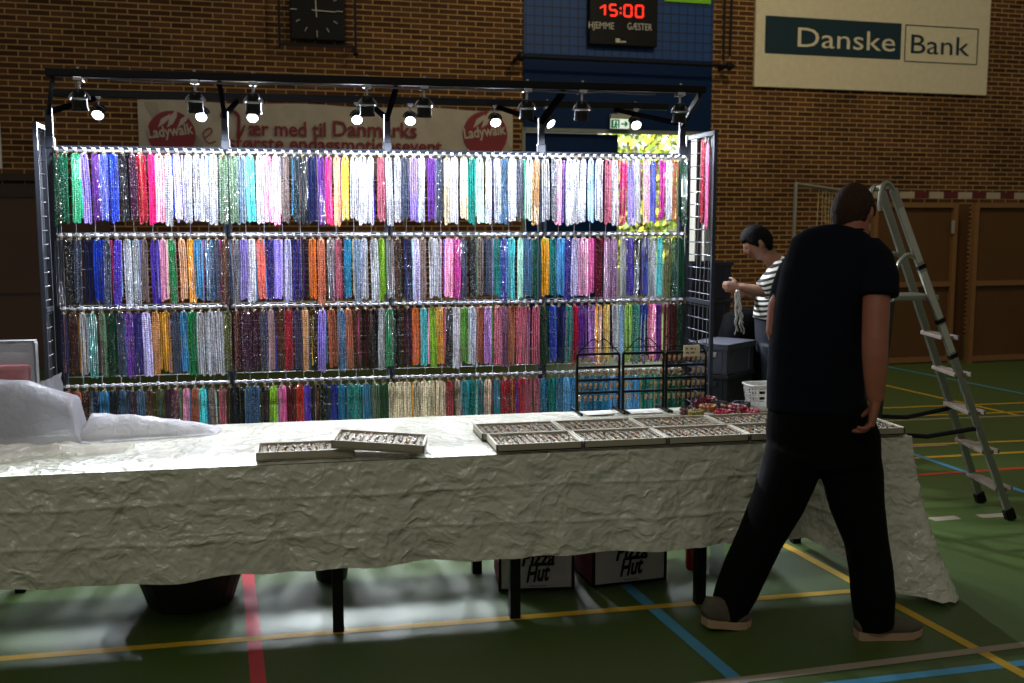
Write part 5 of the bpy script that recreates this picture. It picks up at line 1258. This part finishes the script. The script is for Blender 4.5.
rotp = Matrix((Vector((.2, .97, 0)), Vector((-.97, .2, 0)), Vector((0, 0, 1)))).transposed() @ Matrix.Rotation(-.5, 3, 'X')
for s in (-1, 1):
    q = MB(); e = hc2 + rotp @ Vector((s * .027, .079, .008)); q.ball(e, .009, 10); q.build('eye', mat('eye_dark', (40, 30, 26), .2), per, smooth=True)
q = MB()
q.loft([(Q(775, 261), .062, .06), (Q(779, 265), .12, .075), (Q(784, 271), .175, .095), (Q(780, 285), .19, .125), (Q(775, 302), .175, .128), (Q(772, 320), .168, .125)], 24, ref=tuple(RX))
q.tube([Q(784, 269, -.14), Q(777, 277, -.18), Q(769, 287, -.20), Q(763, 290.5, -.20)], [.075, .078, .074, .07], 16)
q.tube([Q(786, 270, .14), Q(779, 279, .18), Q(770, 291, .17)], [.065, .065, .058], 16)
o = fuse('striped_top', q, stripe_mat(), per, .008, 3)
q = MB()
q.loft([(Q(773, 316), .158, .118), (Q(774, 332), .172, .122), (Q(776, 350), .178, .125)], 20, ref=tuple(RX))
for s in (-.09, .09): q.loft([(Q(777, 345, s), .092, .11), (Q(776, 380, s), .078, .09), (Q(777, 420, s), .07, .078), (Q(778, 464, s), .062, .07)], 16, ref=tuple(RX))
fuse('jeans', q, mat('dark_denim', (22, 27, 40), .8, var=.2), per, .01, 4)
for s in (-.09, .09):
    b_ = Q(778, 400, s); b_.z = 0; shoe(per, b_ + Vector((.08, -.0, 0)), b_ + Vector((-.19, .05, 0)), 0.0, black, m_sole)
# strands held in the hand
g0 = Q(737, 290, -.14); q = MB(); rr = random.Random(5)
for k in range(9):
    x = rr.uniform(-.028, .028); y = rr.uniform(-.02, .02); L = rr.uniform(.2, .31); pts = [g0 + Vector((x * .3 + .03 * (s_ / 24), y, -L * s_ / 24)) + Vector((x * s_ / 24 + .006 * math.sin(s_ * .9 + k), 0, 0)) for s_ in range(25)]
    q.tube(pts, [.006 if s_ % 2 else .003 for s_ in range(25)], 5)
tag(q.build('bead_bunch', mat('clear_beads', (168, 166, 160), .15, spec=.8), origin=g0, smooth=True), 'bunch of clear bead strands dangling from the striped-shirt person\'s hand', 'necklaces')
per.location += Vector((-.008, 0, 0))
# ================================================================ CAMERA AND LIGHT
cd = bpy.data.cameras.new('camera'); cam = bpy.data.objects.new('camera', cd); COL.objects.link(cam)
cam.location = CAM; cam.rotation_euler = (PI / 2 - PIT, 0, -PSI); cd.sensor_width = 36; cd.lens = FPX * 36 / 1024; cd.clip_end = 200
cd.dof.use_dof = True; cd.dof.focus_distance = 5.4; cd.dof.aperture_fstop = 2.8
SC.camera = cam
wd = bpy.data.worlds.new('world'); SC.world = wd; wd.use_nodes = True
bg = wd.node_tree.nodes['Background']; bg.inputs[0].default_value = (1.0, .93, .78, 1); bg.inputs[1].default_value = .15
def area(name, loc, target, sx, sy, power, col):
    li = bpy.data.lights.new(name, 'AREA'); li.shape = 'RECTANGLE'; li.size = sx; li.size_y = sy; li.energy = power; li.color = col
    o = bpy.data.objects.new(name, li); COL.objects.link(o); o.location = loc; o.rotation_euler = (Vector(target) - Vector(loc)).to_track_quat('-Z', 'Y').to_euler(); return o
area('cloth_sheen_fill', (-2.5, -3.5, 8.0), (.5, 4.5, .6), 5, 2.5, 112, (1.0, .96, .84))  # unseen fill light added high behind the camera for the cloth's sheen
area('hall_lamp', (4.5, 7.5, 6.8), (7.5, 13.5, 3.2), 1.2, .4, 135, (1.0, .82, .5))
p = G2W((d1 - .2, WALLY + 2.2, 5.5)); area('daylight_outside', p, G2W((d1 - .6, WALLY + 5.6, 1.5)), 3, 1.5, 1500, (1, .98, .94))
vs_ = SC.view_settings; vs_.view_transform = 'Standard'; vs_.look = 'None'; vs_.exposure = 0.0; vs_.gamma = 1.0; vs_.use_curve_mapping = False
